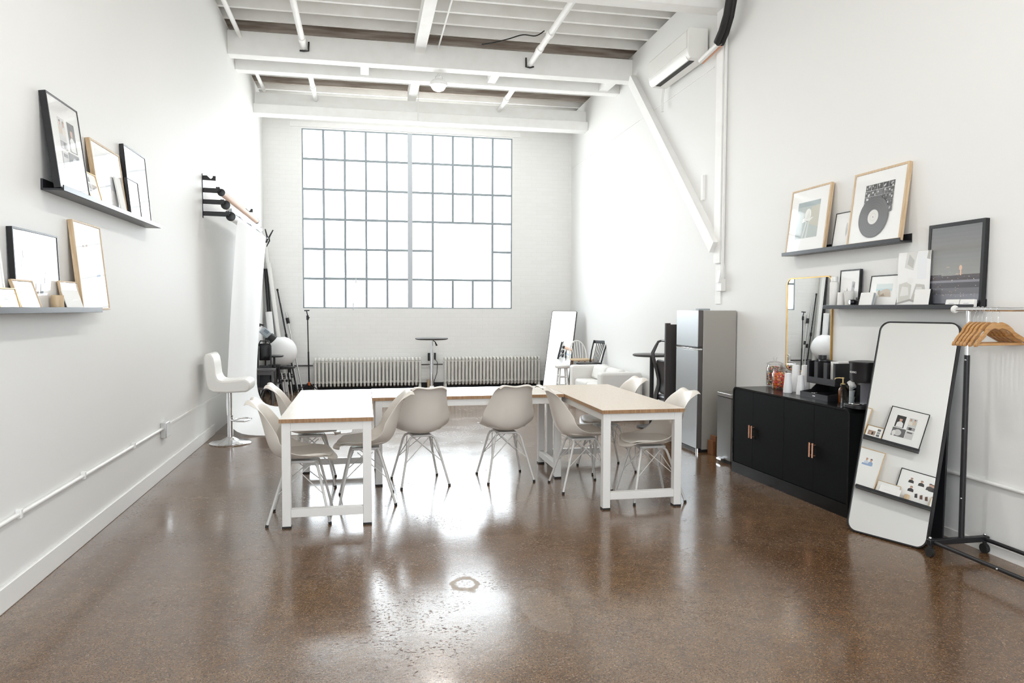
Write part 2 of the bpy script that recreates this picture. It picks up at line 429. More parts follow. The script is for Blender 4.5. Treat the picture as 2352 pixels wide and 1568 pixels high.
w3 = thing('fill_window_3', (0, 0, 0), None, None); w3['kind'] = 'structure'  # right wall window added out of view to light ceiling and left wall
f = MB()
for i in range(8):
    y = SY0 + (SY1 - SY0) * i / 7; f.box(4.0, 4.04, y - .018, y + .018, SZ0, SZ1)
for i in range(7):
    z = SZ0 + (SZ1 - SZ0) * i / 6; f.box(4.0015, 4.0385, SY0, SY1, z - .018, z + .018)
f.build('window_frame', SASH, w3, smooth=False)
MB().add([(4.02, SY0, SZ0), (4.02, SY1, SZ0), (4.02, SY1, SZ1), (4.02, SY0, SZ1)], [(0, 1, 2, 3)]).build('glass_pane', GLASSW, w3, smooth=False)

tn = [0]
def trim(mb, m=BEAM, **k):
    tn[0] += 1
    return structure('trim_%d' % tn[0], mb, m, **k)
trim(MB().box(-1.32, 2.99, YB - .03, YB, 4.86, 4.95))                                   # lintel over the window
trim(MB().box(WX0 - .02, WX1 + .02, YB - .012, YB, 4.838, 4.857))
def beam(y0, y1, z0, z1, **k):
    b = MB().prism([(XL, y0), (XR(y0), y0), (XR(y1), y1), (XL, y1)], 2, z0, z1)
    return trim(b, bevel=.006, **k)
beam(10.65, 10.85, 4.975, 5.295)      # the big paired beams
beam(11.25, 11.43, 4.955, 5.295)
beam(7.66, 7.86, 4.87, 5.25)          # beam over the wall post
beam(13.13, 13.33, 4.95, 5.17)        # beams by the back wall
beam(13.0, 13.28, 4.79, 4.949)
for k in range(16):
    y = 8.02 + .4 * k
    trim(MB().box(-2.29, 4.54, y - .025, y + .025, JZ, DECKZ), RAWWOOD if k in (7, 13) else CEIL)
for x, w in ((.02, .12), (1.92, .12), (3.72, .15)):
    trim(MB().box(x - w / 2, x + w / 2, 10.851, 11.249, 4.98, 5.2))
trim(MB().box(.715, .865, 8.0, 10.649, 5.17, JZ - .001))
trim(MB().box(.76, .90, 11.431, 13.129, 5.17, JZ - .001))
# right wall: brace, post, drywall joints
def wallbar(p, q, w, d):      # bar lying on the right wall, p/q = (y, z)
    v = Vector((q[0] - p[0], q[1] - p[1])).normalized(); n = Vector((-v.y, v.x)) * w / 2
    c = [(p[0] - n.x, p[1] - n.y), (p[0] + n.x, p[1] + n.y), (q[0] + n.x, q[1] + n.y), (q[0] - n.x, q[1] - n.y)]
    bt = [(XR(y), y, z) for y, z in c]; tp = [(XR(y) - d, y, z) for y, z in c]
    return MB().hexa(bt, tp)
trim(wallbar((10.55, 4.96), (7.72, 2.24), .15, .09))
trim(wallbar((7.70, 2.06), (7.70, 4.87), .15, .035))
trim(wallbar((7.70, 1.60), (7.70, 2.06), .13, .012))
trim(wallbar((8.12, 2.83), (8.12, 3.12), .05, .03))
trim(wallbar((7.9, 4.31), (14.1, 4.31), .012, .008), TRIM)
structure('baseboard_left', MB().box(XL, XL + .02, YF, 9.36, 0, .128), TRIM, bevel=.005)
structure('baseboard_right', wallbar((YF, .03), (14.1, .03), .06, .012), TRIM, smooth=False)
structure('baseboard_back', MB().box(XL, XR(14), YB - .02, YB, 0, .11), DARKBASE, smooth=False)  # near-black strip along the foot of the back wall

# ------------------------------------------------------------------ pipes and conduits
def pipe_run(y0, y1, x, z, r, n, couplings, label):
    t = thing('pipe', (x, (y0 + y1) / 2, z), label, 'pipe')
    MB().cyl((x, y0, z), (x, y1, z), r, n).build('pipe_run', BEAM, t, True)
    for c in couplings: MB().cyl((x, c - .06, z), (x, c + .06, z), r * 1.22, n).build('coupling', BEAM, t, True)
    return t
t = pipe_run(7.0, 10.649, -.80, 5.12, .04, 16, (10.3,), 'thick white pipe under the joists, left one ending at the front beam')
MB().tube([(-.855, 10.63, 5.075), (-.80, 10.62, 5.07), (-.74, 10.63, 5.08), (-.735, 10.63, 5.2)], .012).build('pipe_hook', BLACK, t, True)
t = pipe_run(7.0, 10.649, 2.39, 5.11, .042, 16, (9.4, 10.0), 'thick white pipe under the joists, right one ending at the front beam')
MB().tube([(2.335, 10.63, 5.20), (2.335, 10.63, 5.07), (2.39, 10.62, 5.06), (2.45, 10.63, 5.08)], .012).build('pipe_hook', BLACK, t, True)
pipe_run(11.431, 13.12, -.80, 5.10, .04, 16, (12.4,), 'white pipe stub between second beam and back beam, left')
pipe_run(11.431, 13.12, 2.39, 5.10, .042, 16, (12.4,), 'white pipe stub between second beam and back beam, right')
pipe_run(7.0, 10.649, -1.64, 5.22, .03, 12, (), 'slim white pipe close to the top of the left wall')
pipe_run(11.431, 13.12, -1.64, 5.2, .028, 12, (), 'slim white pipe beside the left wall between the rear beams')
pipe_run(7.0, 10.649, 1.05, 5.24, .012, 8, (), 'thin white conduit right of the ceiling centre timber')
pts = [(1.58, 10.0, 5.12), (1.74, 10.0, 5.155), (1.95, 10.0, 5.22), (2.15, 10.0, 5.29), (2.33, 10.0, 5.29), (2.45, 9.98, 5.36)]
def smooth(P, n=6):
    P = [Vector(p) for p in P]; out = []
    for i in range(len(P) - 1):
        a, b_, c, d = P[max(i - 1, 0)], P[i], P[i + 1], P[min(i + 2, len(P) - 1)]
        for k in range(n):
            t = k / n; out.append(.5 * ((2 * b_) + (c - a) * t + (2 * a - 5 * b_ + 4 * c - d) * t * t + (3 * b_ - a - 3 * c + d) * t ** 3))
    return out + [P[-1]]
single('electric_cable', MB().tube(smooth(pts), .008, 8), RUBBER, 'black cable drooping between the joists near the front beam', 'cable')
single('pull_string', MB().tube([(.93, 12.82, JZ), (.93, 12.9, 5.0), (.93, 12.99, 4.80)], .008, 8), TRIM, 'short white cord hanging down in front of the back beam', 'cord')
# left wall conduit
t = thing('wall_conduit', (XL, 5.0, .45), 'white surface conduit running low along the left wall to a socket box', 'conduit')
MB().cyl((XL + .014, -3.5, .452), (XL + .014, 7.03, .446), .013, 12).build('conduit_pipe', TRIM, t, True)
for y in (4.25, 5.15, 6.2):
    MB().box(XL, XL + .03, y - .012, y + .012, .425, .475).build('clip', TRIM, t, True, bevel=.004)
k = MB().box(XL, XL + .05, 7.03, 7.18, .36, .50).build('socket_box', SILVERP, t, True, bevel=.006)
t2 = MB().box(XL, XL + .012, 7.2, 9.9, .44, .458)
single('cable_trunking', t2, TRIM, 'slim white trunking on the left wall beyond the socket box', 'trunking')
# right wall conduit near the clothes rack
single('wall_conduit', MB().cyl((XR(5.2) - .016, 5.2, .452), (XR(-2) - .016, -2, .44), .013, 12), TRIM,
       'white surface conduit low on the right wall behind the clothes rack', 'conduit')
t = thing('wall_conduit', (XR(7.58), 7.58, 1.8), 'white vertical conduit beside the right wall post with switch box below', 'conduit')
MB().cyl((XR(7.57) - .02, 7.57, 1.88), (XR(7.57) - .02, 7.57, 5.2), .016, 10).build('conduit_pipe', TRIM, t, True)
k = MB().box(XR(7.58) - .06, XR(7.58) - .002, 7.52, 7.64, 1.74, 1.88).build('switch_box', ACM, t, True, bevel=.005)
MB().hexa([(XR(7.6) - .09, 7.53, 1.84), (XR(7.6) - .06, 7.53, 1.84), (XR(7.6) - .06, 7.6, 1.84), (XR(7.6) - .09, 7.6, 1.84)],
          [(XR(7.6) - .065, 7.53, 1.97), (XR(7.6) - .06, 7.53, 1.97), (XR(7.6) - .06, 7.6, 1.97), (XR(7.6) - .065, 7.6, 1.97)]).build('switch_lever', ACM, k, True)

# air conditioner
t = thing('air_conditioner', (3.81, 8.62, 4.43), 'white wall air conditioner high on the right wall', 'air conditioner')
prof = [(3.925, 4.44), (3.72, 4.44), (3.69, 4.47), (3.672, 4.53), (3.672, 4.76), (3.70, 4.79), (3.925, 4.79)]
MB().prism(prof, 1, 8.02, 9.22).build('housing', ACM, t, True, bevel=.012)
MB().box(3.664, 3.672, 8.05, 9.19, 4.56, 4.75).build('front_panel', ACM, t, True, bevel=.003)
MB().hexa([(3.735, 8.12, 4.436), (3.80, 8.12, 4.436), (3.80, 9.12, 4.436), (3.735, 9.12, 4.436)],
          [(3.735, 8.12, 4.439), (3.80, 8.12, 4.439), (3.80, 9.12, 4.439), (3.735, 9.12, 4.439)]).build('air_slot', RUBBER, t, True, smooth=False)
MB().bar((3.70, 8.1, 4.455), (3.70, 9.14, 4.455), .05, .01, (1, 0, .6)).build('louver', ACM, t, True)
single('drain_pipe', MB().tube([(3.90, 9.25, 4.47), (3.90, 9.3, 4.3), (3.90, 9.28, 4.16)], .018, 10), TRIM, 'short white drain pipe under far end of the air conditioner', 'pipe')
t = thing('refrigerant_line', (3.86, 7.5, 4.6), 'black insulated pipes rising from the air conditioner to the ceiling', 'pipe')
hp = [(3.83, 7.55, 4.455), (3.82, 7.42, 4.53), (3.82, 7.32, 4.66), (3.82, 7.26, 4.82), (3.82, 7.22, 5.05), (3.82, 7.2, 5.35)]
for i, dx in enumerate((-.035, .03)):
    MB().tube([(x + dx, y + .03 * i, z) for x, y, z in hp], .036, 12).build('insulated_hose', RUBBER, t, True)
MB().cyl((3.83, 8.02, 4.41), (3.83, 7.54, 4.46), .03, 12).build('connecting_pipe', TRIM, t, True)
MB().cyl((3.86, 8.02, 4.39), (3.865, 7.56, 4.44), .014, 10).build('copper_pipe', COPPER, t, True)
MB().cyl((3.82, 7.57, 4.457), (3.82, 7.53, 4.461), .034, 12).build('tape_band', RUBBER, t, True)

# ceiling lamps
EMI = bpy.data.materials.new('lamp_glow'); EMI.use_nodes = True
EMI.node_tree.nodes['Principled BSDF'].inputs['Emission Color'].default_value = (1, .97, .92, 1)
EMI.node_tree.nodes['Principled BSDF'].inputs['Emission Strength'].default_value = 14
def lamp(x, y, z, label, power):
    t = thing('ceiling_lamp', (x, y, z), label, 'lamp', 'round ceiling lamps')
    MB().lathe([(.125, -.01), (.132, .0), (.128, .03), (.09, .07), (.05, .085), (.02, .09)], (x, y, z), 28).build('housing', BEAM, t, True)
    MB().lathe([(.0001, -.095), (.04, -.092), (.08, -.072), (.105, -.035), (.118, -.002)], (x, y, z), 28).build('diffuser', EMI, t, True)
    MB().tube([(x - .05, y, z + .08), (x - .045, y, z + .12), (x - .02, y, z + .13), (x, y, z + .17), (x + .01, y, z + .13), (x + .05, y, z + .13), (x + .07, y, z + .06)], .006, 8).build('hook', SILVERP, t, True)
    ld = bpy.data.lights.new('lamp_light', 'AREA'); ld.shape = 'DISK'; ld.size = .24; ld.energy = power
    ld.color = (1, .97, .93)
    lo = bpy.data.objects.new('lamp_light', ld); COL.objects.link(lo); lo.parent = t; lo.location = (0, 0, -.10)
    return t
LP = 30
lamp(1.09, 11.0, 4.84, 'round white lamp glowing under the front pair of beams', LP)
for q in ((1.0, 7.2), (1.0, 3.4), (1.0, -.4)):  # lamps added out of view to brighten ceiling and near walls
    lamp(q[0], q[1], 4.84, 'added unseen ceiling lamp brightening the near half of the room', LP)

# ------------------------------------------------------------------ back wall: radiators, outlet, tall table, light stand
def radiator(x0, x1, n, label):
    t = thing('radiator', ((x0 + x1) / 2, 13.98, 0), label, 'radiator', 'cast iron radiators under the window')
    step = (x1 - x0) / n; proto = None
    for i in range(n):
        if proto is None:
            m = MB(); r = .0215
            for k, yy in enumerate((-.075, .0, .075)):
                m.tube([(0, yy, .13), (0, yy, .55)], r, 10, caps=False)
            top = [(0, -.075, .55), (0, -.068, .575), (0, -.045, .59), (0, .045, .59), (0, .068, .575), (0, .075, .55)]
            m.tube(top, r, 10); m.tube([(p[0], p[1], .675 - p[2]) for p in top], r, 10)
            m.cyl((-step / 2, 0, .52), (step / 2, 0, .52), .02, 8); m.cyl((-step / 2, 0, .15), (step / 2, 0, .15), .02, 8)
            proto = m.build('section', RADM, t)
            s = proto
        else:
            s = proto.copy(); COL.objects.link(s)
        s.location = (x0 + step * (i + .5) - (x0 + x1) / 2, 0, 0)
    for xx in (x0 + step * .5, x1 - step * .5):
        for yy in (-.075, .075):
            MB().tube([(xx, 13.98 + yy, .10), (xx, 13.98 + yy, .0)], [.022, .028], 10).build('foot', RADM, t, True)
    return t
radiator(-.93, 1.06, 29, 'white cast iron radiator on the left below the window')
radiator(1.475, 3.38, 28, 'white cast iron radiator on the right below the window')
single('heating_pipe', MB().cyl((-1.78, 14.10, .46), (-.95, 14.10, .46), .012, 10), DGREY, 'thin dark pipe running left from the left radiator', 'pipe')
single('heating_pipe', MB().cyl((1.06, 14.06, .46), (1.47, 14.06, .46), .010, 10), DGREY, 'thin dark pipe between the two radiators', 'pipe')
t = thing('wall_outlet', (1.25, 14.09, .4), 'white outlet box with black adapters between the radiators', 'outlet')
MB().box(1.19, 1.26, 14.06, 14.115, .42, .55).build('outlet_box', ACM, t, True, bevel=.005)
MB().box(1.185, 1.255, 14.03, 14.09, .53, .68).build('power_adapter', RUBBER, t, True, bevel=.006)
MB().box(1.31, 1.34, 14.06, 14.115, .55, .68).build('power_adapter', RUBBER, t, True, bevel=.004)
MB().tube([(1.33, 14.07, .55), (1.37, 14.05, .5), (1.36, 14.05, .3), (1.30, 14.04, .12), (1.24, 14.03, .02)], .006, 8).build('cable', RUBBER, t, True)
single('floor_box', MB().box(1.17, 1.29, 14.0, 14.09, .0, .17), OAK, 'small tan carton on the floor between the radiators', 'box', bevel=.004)
# tall round table
t = thing('bar_table', (1.19, 13.3, 0), 'tall round black table on a chrome pole between the radiators', 'table')
MB().lathe([(.02, .965), (.27, .968), (.295, .978), (.298, .99), (.29, 1.0), (.0001, 1.002)], (1.19, 13.3, 0), 40).build('tabletop', DGREY, t, True)
MB().cyl((1.19, 13.3, .10), (1.19, 13.3, .52), .036, 20).build('outer_pole', CHROME, t, True)
MB().cyl((1.19, 13.3, .52), (1.19, 13.3, .965), .028, 20).build('inner_pole', CHROME, t, True)
MB().lathe([(.22, 0), (.225, .012), (.20, .03), (.08, .05), (.05, .10), (.04, .13)], (1.19, 13.3, 0), 36).build('base', CHROME, t, True)
MB().tube([(1.22, 13.29, .95), (1.25, 13.27, .93), (1.28, 13.26, .86)], [.008, .008, .018], 8).build('height_lever', RUBBER, t, True)
# tripod stand
t = thing('light_stand', (-1.0, 13.62, 0), 'black tripod stand with short crossbar in front of the left radiator', 'stand')
MB().tube([(-.985, 13.62, .10), (-.995, 13.62, .75)], .014, 10).build('lower_tube', BLACK, t, True)
MB().tube([(-.995, 13.62, .75), (-1.003, 13.62, 1.38)], .010, 10).build('upper_tube', BLACK, t, True)
k = MB().cyl((-1.003, 13.62, 1.32), (-1.003, 13.62, 1.40), .022, 12).build('swivel_clamp', BLACK, t, True)
MB().tube([(-1.0, 13.62, 1.36), (-.975, 13.6, 1.36)], .012, 8).build('clamp_knob', BLACK, k, True)
MB().tube([(-1.003, 13.62, 1.4), (-1.02, 13.62, 1.48)], .010, 8).build('neck', BLACK, t, True)
MB().bar((-1.06, 13.62, 1.485), (-.97, 13.62, 1.49), .02, .02).build('crossbar', BLACK, t, True)
for a in (200, 320, 80):
    dx, dy = math.cos(math.radians(a)), math.sin(math.radians(a))
    m = MB().tube([(-.985, 13.62, .19), (-.985 + dx * .30, 13.62 + dy * .30, .008)], .009, 8)
    g = m.build('leg', BLACK, t, True)
    MB().sphere((-.985 + dx * .30, 13.62 + dy * .30, .012), .012, 8, 6).build('foot', RUBBER, g, True)
MB().cyl((-.985, 13.62, .14), (-.985, 13.62, .2), .022, 12).build('collar', ORANGE, t, True)

# ------------------------------------------------------------------ left rear corner
def round_stool(name, x, y, h, r, label, nleg=4, spread=1.25, screw=False):
    t = thing(name, (x, y, 0), label, 'stool')
    MB().lathe([(.0001, h - .03), (r * .9, h - .03), (r, h - .02), (r, h - .006), (r * .95, h), (.0001, h)], (x, y, 0), 32).build('seat', BLACK, t, True)
    top = h - .03 if not screw else h - .16
    if screw:
        MB().cyl((x, y, top - .1), (x, y, h - .03), .018, 12).build('screw_post', BLACK, t, True)
        MB().lathe([(.10, top - .04), (.11, top - .03), (.11, top), (.10, top + .005)], (x, y, 0), 20).build('hub', BLACK, t, True)
    for i in range(nleg):
        a = PI / 4 + 2 * PI * i / nleg; c, s = math.cos(a), math.sin(a); q = r * .72 if not screw else .09
        m = MB().tube([(x + c * q, y + s * q, top), (x + c * q * 1.08, y + s * q * 1.08, top * .55), (x + c * r * spread, y + s * r * spread, 0)], [.018, .016, .013], 8)
        m.build('leg', BLACK, t, True)
    for hh in ((.62, .70) if not screw else (.35,)):
        R = r * (.80 if not screw else .85)
        MB().tube([(x + R * math.cos(2 * PI * k / 24), y + R * math.sin(2 * PI * k / 24), h * hh) for k in range(24)], .009, 8, closed=True).build('stretcher_ring', BLACK, t, True)
    return t
round_stool('bentwood_stool', -1.43, 13.54, .488, .215, 'black bentwood stool holding the paper lantern', 4, 1.1)
t = thing('paper_lantern', (-1.447, 13.52, .49), 'large round white paper lantern resting on black stool', 'lantern')
m = MB(); R = .265; rows = []
for i in range(41):
    a = PI * (.08 + .9 * i / 40); rr = R * math.sin(a) * (1 + .010 * math.cos(i * PI)); rows.append([(-1.447 + rr * math.cos(2 * PI * k / 40), 13.52 + rr * math.sin(2 * PI * k / 40), .76 + R * math.cos(a)) for k in range(40)])
m.grid(rows, True); m.build('paper_shade', LANT, t, True, ang=60)
MB().tube([(-1.447 + .065 * math.cos(2 * PI * k / 20), 13.52 + .065 * math.sin(2 * PI * k / 20), .76 + R * .965) for k in range(20)], .005, 8, closed=True).build('rim_ring', SILVERP, t, True)
round_stool('screw_stool', -1.51, 12.98, .73, .152, 'black height adjustable stool with thin round seat by the backdrop', 3, 1.35, True)
# step stool
x0, x1, y0, y1, h = -1.72, -1.43, 12.2, 12.52, .55
t = thing('step_stool', ((x0 + x1) / 2, 12.36, 0), 'dark grey wooden step stool beside the white backdrop', 'stool')
MB().box(x0, x1, y0, y1, h - .035, h).build('seat', DGREY, t, True, bevel=.004)
MB().box(x0 - .02, x1 + .02, y0 - .12, y0 + .03, .235, .262).build('step', DGREY, t, True, bevel=.004)
for xx in (x0 + .02, x1 - .02):
    for yy, dy, top in ((y0 + .02, -.13, h - .035), (y1 - .02, .03, h - .035)):
        MB().bar((xx, yy, top), (xx + (.02 if xx > -1.6 else -.02), yy + dy, 0), .045, .03, (1, 0, 0)).build('leg', DGREY, t, True, smooth=False)
    MB().bar((xx, y0 - .05, .22), (xx, y1, .22), .03, .03).build('side_rail', DGREY, t, True, smooth=False)
MB().box(x0, x1, y0 - .005, y0 + .02, h - .09, h - .036).build('apron', DGREY, t, True, bevel=.003)
# folding chair behind the stools
t = thing('folding_chair', (-1.62, 12.7, 0), 'black folding chair, folded up and half hidden behind the backdrop', 'chair')
MB().tube([(-1.745, 12.66, 0), (-1.74, 12.70, .5), (-1.735, 12.73, .90), (-1.70, 12.735, .985), (-1.57, 12.735, .985), (-1.535, 12.73, .90), (-1.53, 12.70, .5), (-1.525, 12.66, 0)], .012, 10).build('frame', BLACK, t, True)
MB().grid([[(-1.72, 12.735, z), (-1.635, 12.75, z), (-1.55, 12.735, z)] for z in (.66, .75, .85, .94)]).build('backrest', BLACK, t, True, solid=.012)
MB().hexa([(-1.72, 12.66, .18), (-1.55, 12.66, .18), (-1.55, 12.68, .18), (-1.72, 12.68, .18)], [(-1.72, 12.69, .58), (-1.55, 12.69, .58), (-1.55, 12.71, .58), (-1.72, 12.71, .58)]).build('seat', BLACK, t, True, bevel=.006)
for xx in (-1.728, -1.542):
    MB().tube([(xx, 12.70, .5), (xx, 12.79, 0)], .011, 8).build('leg', BLACK, t, True)
# long things leaning in the corner
def lean(name, p, q, r, mat, label, cat, parts=(), group=None, n=14):
    t = thing(name, p, label, cat, group)
    MB().cyl(p, q, r, n).build('tube', mat, t, True)
    for nm, u, v, rr, mm in parts:
        P, Q = Vector(p), Vector(q)
        MB().cyl(P.lerp(Q, u), P.lerp(Q, v), rr, n).build(nm, mm, t, True)
    return t
lean('backdrop_tube', (-1.47, 14.0, 0), (-1.765, 14.075, 2.62), .034, TRIM, 'tallest white tube leaning in the left rear corner', 'tube', (('end_cap', -.003, .012, .036, ACM),))
lean('backdrop_tube', (-1.41, 13.86, 0), (-1.705, 13.96, 2.35), .038, CARDW, 'shorter white tube in front of the tallest tube in corner', 'tube', (('end_cap', .985, 1.002, .04, ACM),))
lean('black_tube', (-1.615, 13.93, 0), (-1.757, 13.99, 2.235), .034, BLACK, 'black tube leaning in the left rear corner', 'tube', (('end_cap', .99, 1.003, .037, RUBBER),))
lean('paper_roll', (-1.575, 13.80, .0), (-1.70, 13.86, 1.46), .058, PAPER, 'short white paper roll leaning before the black tube', 'roll', (('core', .995, 1.004, .03, OAK),))
lean('boom_pole', (-1.22, 13.86, 0), (-1.565, 14.02, 1.88), .013, BLACK, 'slender black pole leaning right of the white tubes', 'pole', (('joint', .52, .56, .022, RUBBER), ('tip', .98, 1.0, .018, RUBBER)))
lean('stand_pole', (-1.20, 13.9, 0), (-1.50, 14.07, 1.62), .012, SILVERP, 'thin silver pole leaning beside the slender black pole', 'pole', (('joint', .45, .5, .022, RUBBER),))
lean('stand_pole', (-1.12, 13.88, 0), (-1.42, 14.07, 1.45), .014, SILVERP, 'silver pole with black knob, rightmost of the leaning poles', 'pole', (('knob', .86, .93, .03, RUBBER), ('collar', .55, .6, .022, RUBBER)))
# strobe on a stand
t = thing('studio_strobe', (-1.69, 13.22, 0), 'grey studio flash head with black bracket above the lantern', 'studio light')
a = Vector((-1.73, 13.14, 1.165)); c = Vector((-1.545, 13.20, .98))
m = MB().bar(a, a.lerp(c, .62), .12, .12); m.build('body', GREYP, t, True, bevel=.015)
MB().tube([a.lerp(c, .62), c], [.07, .085], 18).build('reflector_ring', RUBBER, t, True)
MB().bar(a.lerp(c, .15) + Vector((.03, -.062, .02)), a.lerp(c, .45) + Vector((.03, -.062, .02)), .05, .01, (0, -1, 0)).build('display', pmat('display_grey', (.2, .25, .29), .2), t, True)
MB().tube([a + Vector((-.02, 0, .05)), a + Vector((-.04, 0, .09)), a + Vector((.03, 0, .07))], .016, 8).build('handle', RUBBER, t, True)
MB().tube([(-1.66, 13.165, 1.04), (-1.68, 13.2, .9), (-1.69, 13.22, .05)], .014, 10).build('stand_tube', BLACK, t, True)
for q in (30, 150, 270):
    MB().tube([(-1.69, 13.22, .2), (-1.69 + .10 * math.cos(math.radians(q)), 13.22 + .10 * math.sin(math.radians(q)), .01)], .009, 8).build('leg', BLACK, t, True)
for i, (px, lb) in enumerate(((-1.40, 'left'), (-1.33, 'middle'), (-1.27, 'right'))):
    lean('folded_stand', (px + .02, 13.27 + .01 * i, 0), (px - .03, 13.33, .40), .012, SILVERP, '%s of the three folded silver stands under the lantern stool' % lb, 'stand', (('collar', .6, .7, .02, RUBBER),), None, 8)

# ------------------------------------------------------------------ backdrop rolls on the left wall
def bracket(y, label, arms):
    t = thing('backdrop_bracket', (XL, y, 2.58), label, 'bracket')
    MB().box(XL, XL + .008, y - .02, y + .02, 2.56, 3.06).build('wall_plate', BLACK, t, True, smooth=False)
    for z, L in arms:
        if L < .16:
            poly = [(XL + .008, z - .025), (XL + L, z - .03), (XL + L, z + .022), (XL + L - .032, z + .022), (XL + L - .032, z + .005), (XL + L - .05, z - .012), (XL + L - .065, z - .005), (XL + L - .095, z + .026), (XL + .008, z + .026)]
        else: poly = [(XL + .008, z - .025), (XL + L, z - .03), (XL + L, z + .024), (XL + .008, z + .026)]
        MB().prism(poly, 1, y - .004, y + .004).build('arm', BLACK, t, True, smooth=False)
    return t
ARMS = [(3.015, .145), (2.875, .165), (2.745, .205), (2.61, .262)]
bracket(8.95, 'black four arm roll bracket, near end of the backdrop rolls', ARMS)
bracket(11.78, 'black four arm roll bracket, far end of the backdrop rolls', ARMS)
def roll(x, z, r, mat, label):
    t = thing('backdrop_roll', (x, 10.36, z), label, 'roll')
    MB().cyl((x, 9.0, z), (x, 11.73, z), r, 20).build('paper_roll', mat, t, True)
    for y0, y1 in ((8.956, 9.0), (11.73, 11.774)):
        h = MB().lathe([(r * .9, 0), (r * 1.18, .004), (r * 1.18, .02), (r, .04)], (0, 0, 0), 20)
        h.v = [(x + vx, y0 + vz if y0 < 10 else y1 - vz, z + vy) for vx, vy, vz in h.v]
        g = h.build('drive_hub', BLACK, t, True)
        if y0 < 10:
            k = MB()
            for i in range(6):
                a = 2 * PI * i / 6
                k.cyl((x - .03 + .02 * math.cos(a), 8.925, z + .03 + .02 * math.sin(a)), (x - .03 + .02 * math.cos(a), 8.945, z + .03 + .02 * math.sin(a)), .011, 8)
            k.cyl((x - .03, 8.915, z + .03), (x - .03, 8.95, z + .03), .018, 10)
            k.build('tension_knob', BLACK, g, True)
    return t
roll(-1.605, 2.855, .036, BEIGE, 'tan paper roll, uppermost of the wall mounted rolls')
t = roll(-1.56, 2.715, .044, PAPER, 'pale paper roll under the tan roll with loose blue grey edge')
rows = []
for i in range(25):
    y = 9.1 + i * .108; w = .05 + .03 * math.sin(i * .9) + .02 * math.sin(i * 2.3)
    rows.append([(-1.52, y, 2.70), (-1.515 + .006 * math.sin(i), y, 2.67), (-1.512 + .006 * math.sin(i * 1.3), y, 2.668 - w * .15), (-1.508 + .006 * math.sin(i * .7), y, 2.665 - w * .28)])
MB().grid(rows).build('loose_edge', pmat('blue_grey_paper', (.50, .60, .70), .5), t, True)
roll(-1.505, 2.585, .045, PAPER, 'white paper roll, lowest, feeding the hanging backdrop sheet')
# the hanging sheet
prof = [(-1.462, 2.57), (-1.475, 2.45), (-1.50, 2.2), (-1.53, 1.8), (-1.56, 1.4), (-1.585, 1.0), (-1.605, .7), (-1.62, .45), (-1.615, .28), (-1.58, .14), (-1.50, .055), (-1.38, .018), (-1.2, .006), (-.9, .004), (-.55, .004), (-.16, .004)]
rows = []
for i, (x, z) in enumerate(prof):
    row = []
    for k in range(19):
        y = 9.12 + 2.6 * k / 18
        edge = (.02 * math.sin(z * 3.1) if k == 0 else 0)
        row.append((x + (.010 * math.sin(k * .9 + z * 1.2) if .3 < z < 2.3 else 0), y + edge, z))
    rows.append(row)
m = MB().grid(rows)
single('backdrop_sheet', m, SHEET, 'white seamless paper sheet hanging from the lowest roll and sweeping onto the floor', 'backdrop', sub=1)
t = thing('spring_clamp', (-1.46, 11.70, 2.55), 'black spring clamp at far end of the lowest white roll', 'clamp')
MB().tube([(-1.505, 11.66, 2.53), (-1.45, 11.68, 2.53), (-1.44, 11.70, 2.59), (-1.475, 11.72, 2.73)], [.006, .012, .014, .008], 8).build('handle', RUBBER, t, True)
MB().tube([(-1.45, 11.66, 2.46), (-1.41, 11.68, 2.55), (-1.42, 11.70, 2.60), (-1.36, 11.72, 2.72)], [.006, .012, .014, .008], 8).build('handle', RUBBER, t, True)
MB().cyl((-1.435, 11.67, 2.59), (-1.435, 11.73, 2.59), .012, 10).build('pivot', SILVERP, t, True)

# ------------------------------------------------------------------ white bar stool
bx, by = -1.50, 8.72
t = thing('bar_stool', (bx, by, 0), 'white leather bar stool on chrome pedestal by the backdrop', 'stool')
sec = [(-1.30, .60), (-1.272, .612), (-1.255, .64), (-1.252, .69), (-1.27, .725), (-1.31, .742), (-1.38, .738), (-1.46, .728), (-1.545, .726), (-1.59, .745), (-1.612, .80), (-1.622, .90), (-1.635, .985), (-1.655, 1.02), (-1.69, 1.035), (-1.722, 1.02),
       (-1.735, .98), (-1.732, .86), (-1.722, .74), (-1.712, .68), (-1.685, .625), (-1.64, .60), (-1.5, .592)]
MB().prism(sec, 1, by - .205, by + .205).build('seat_shell', LEATHER, t, True, bevel=.028, ang=50)
MB().cyl((bx, by, .30), (bx, by, .593), .022, 20).build('upper_pole', CHROME, t, True)
MB().cyl((bx, by, .04), (bx, by, .32), .032, 20).build('lower_pole', CHROME, t, True)
MB().lathe([(.225, 0), (.228, .01), (.21, .022), (.11, .035), (.06, .06), (.034, .075)], (bx, by, 0), 40).build('base', CHROME, t, True)
MB().tube([(bx + .03, by - .02, .26), (bx + .09, by - .12, .265), (bx + .17, by - .14, .265), (bx + .22, by - .06, .265), (bx + .22, by + .06, .265), (bx + .17, by + .14, .265), (bx + .09, by + .12, .265), (bx + .03, by + .02, .26)], .009, 10).build('footrest', CHROME, t, True)

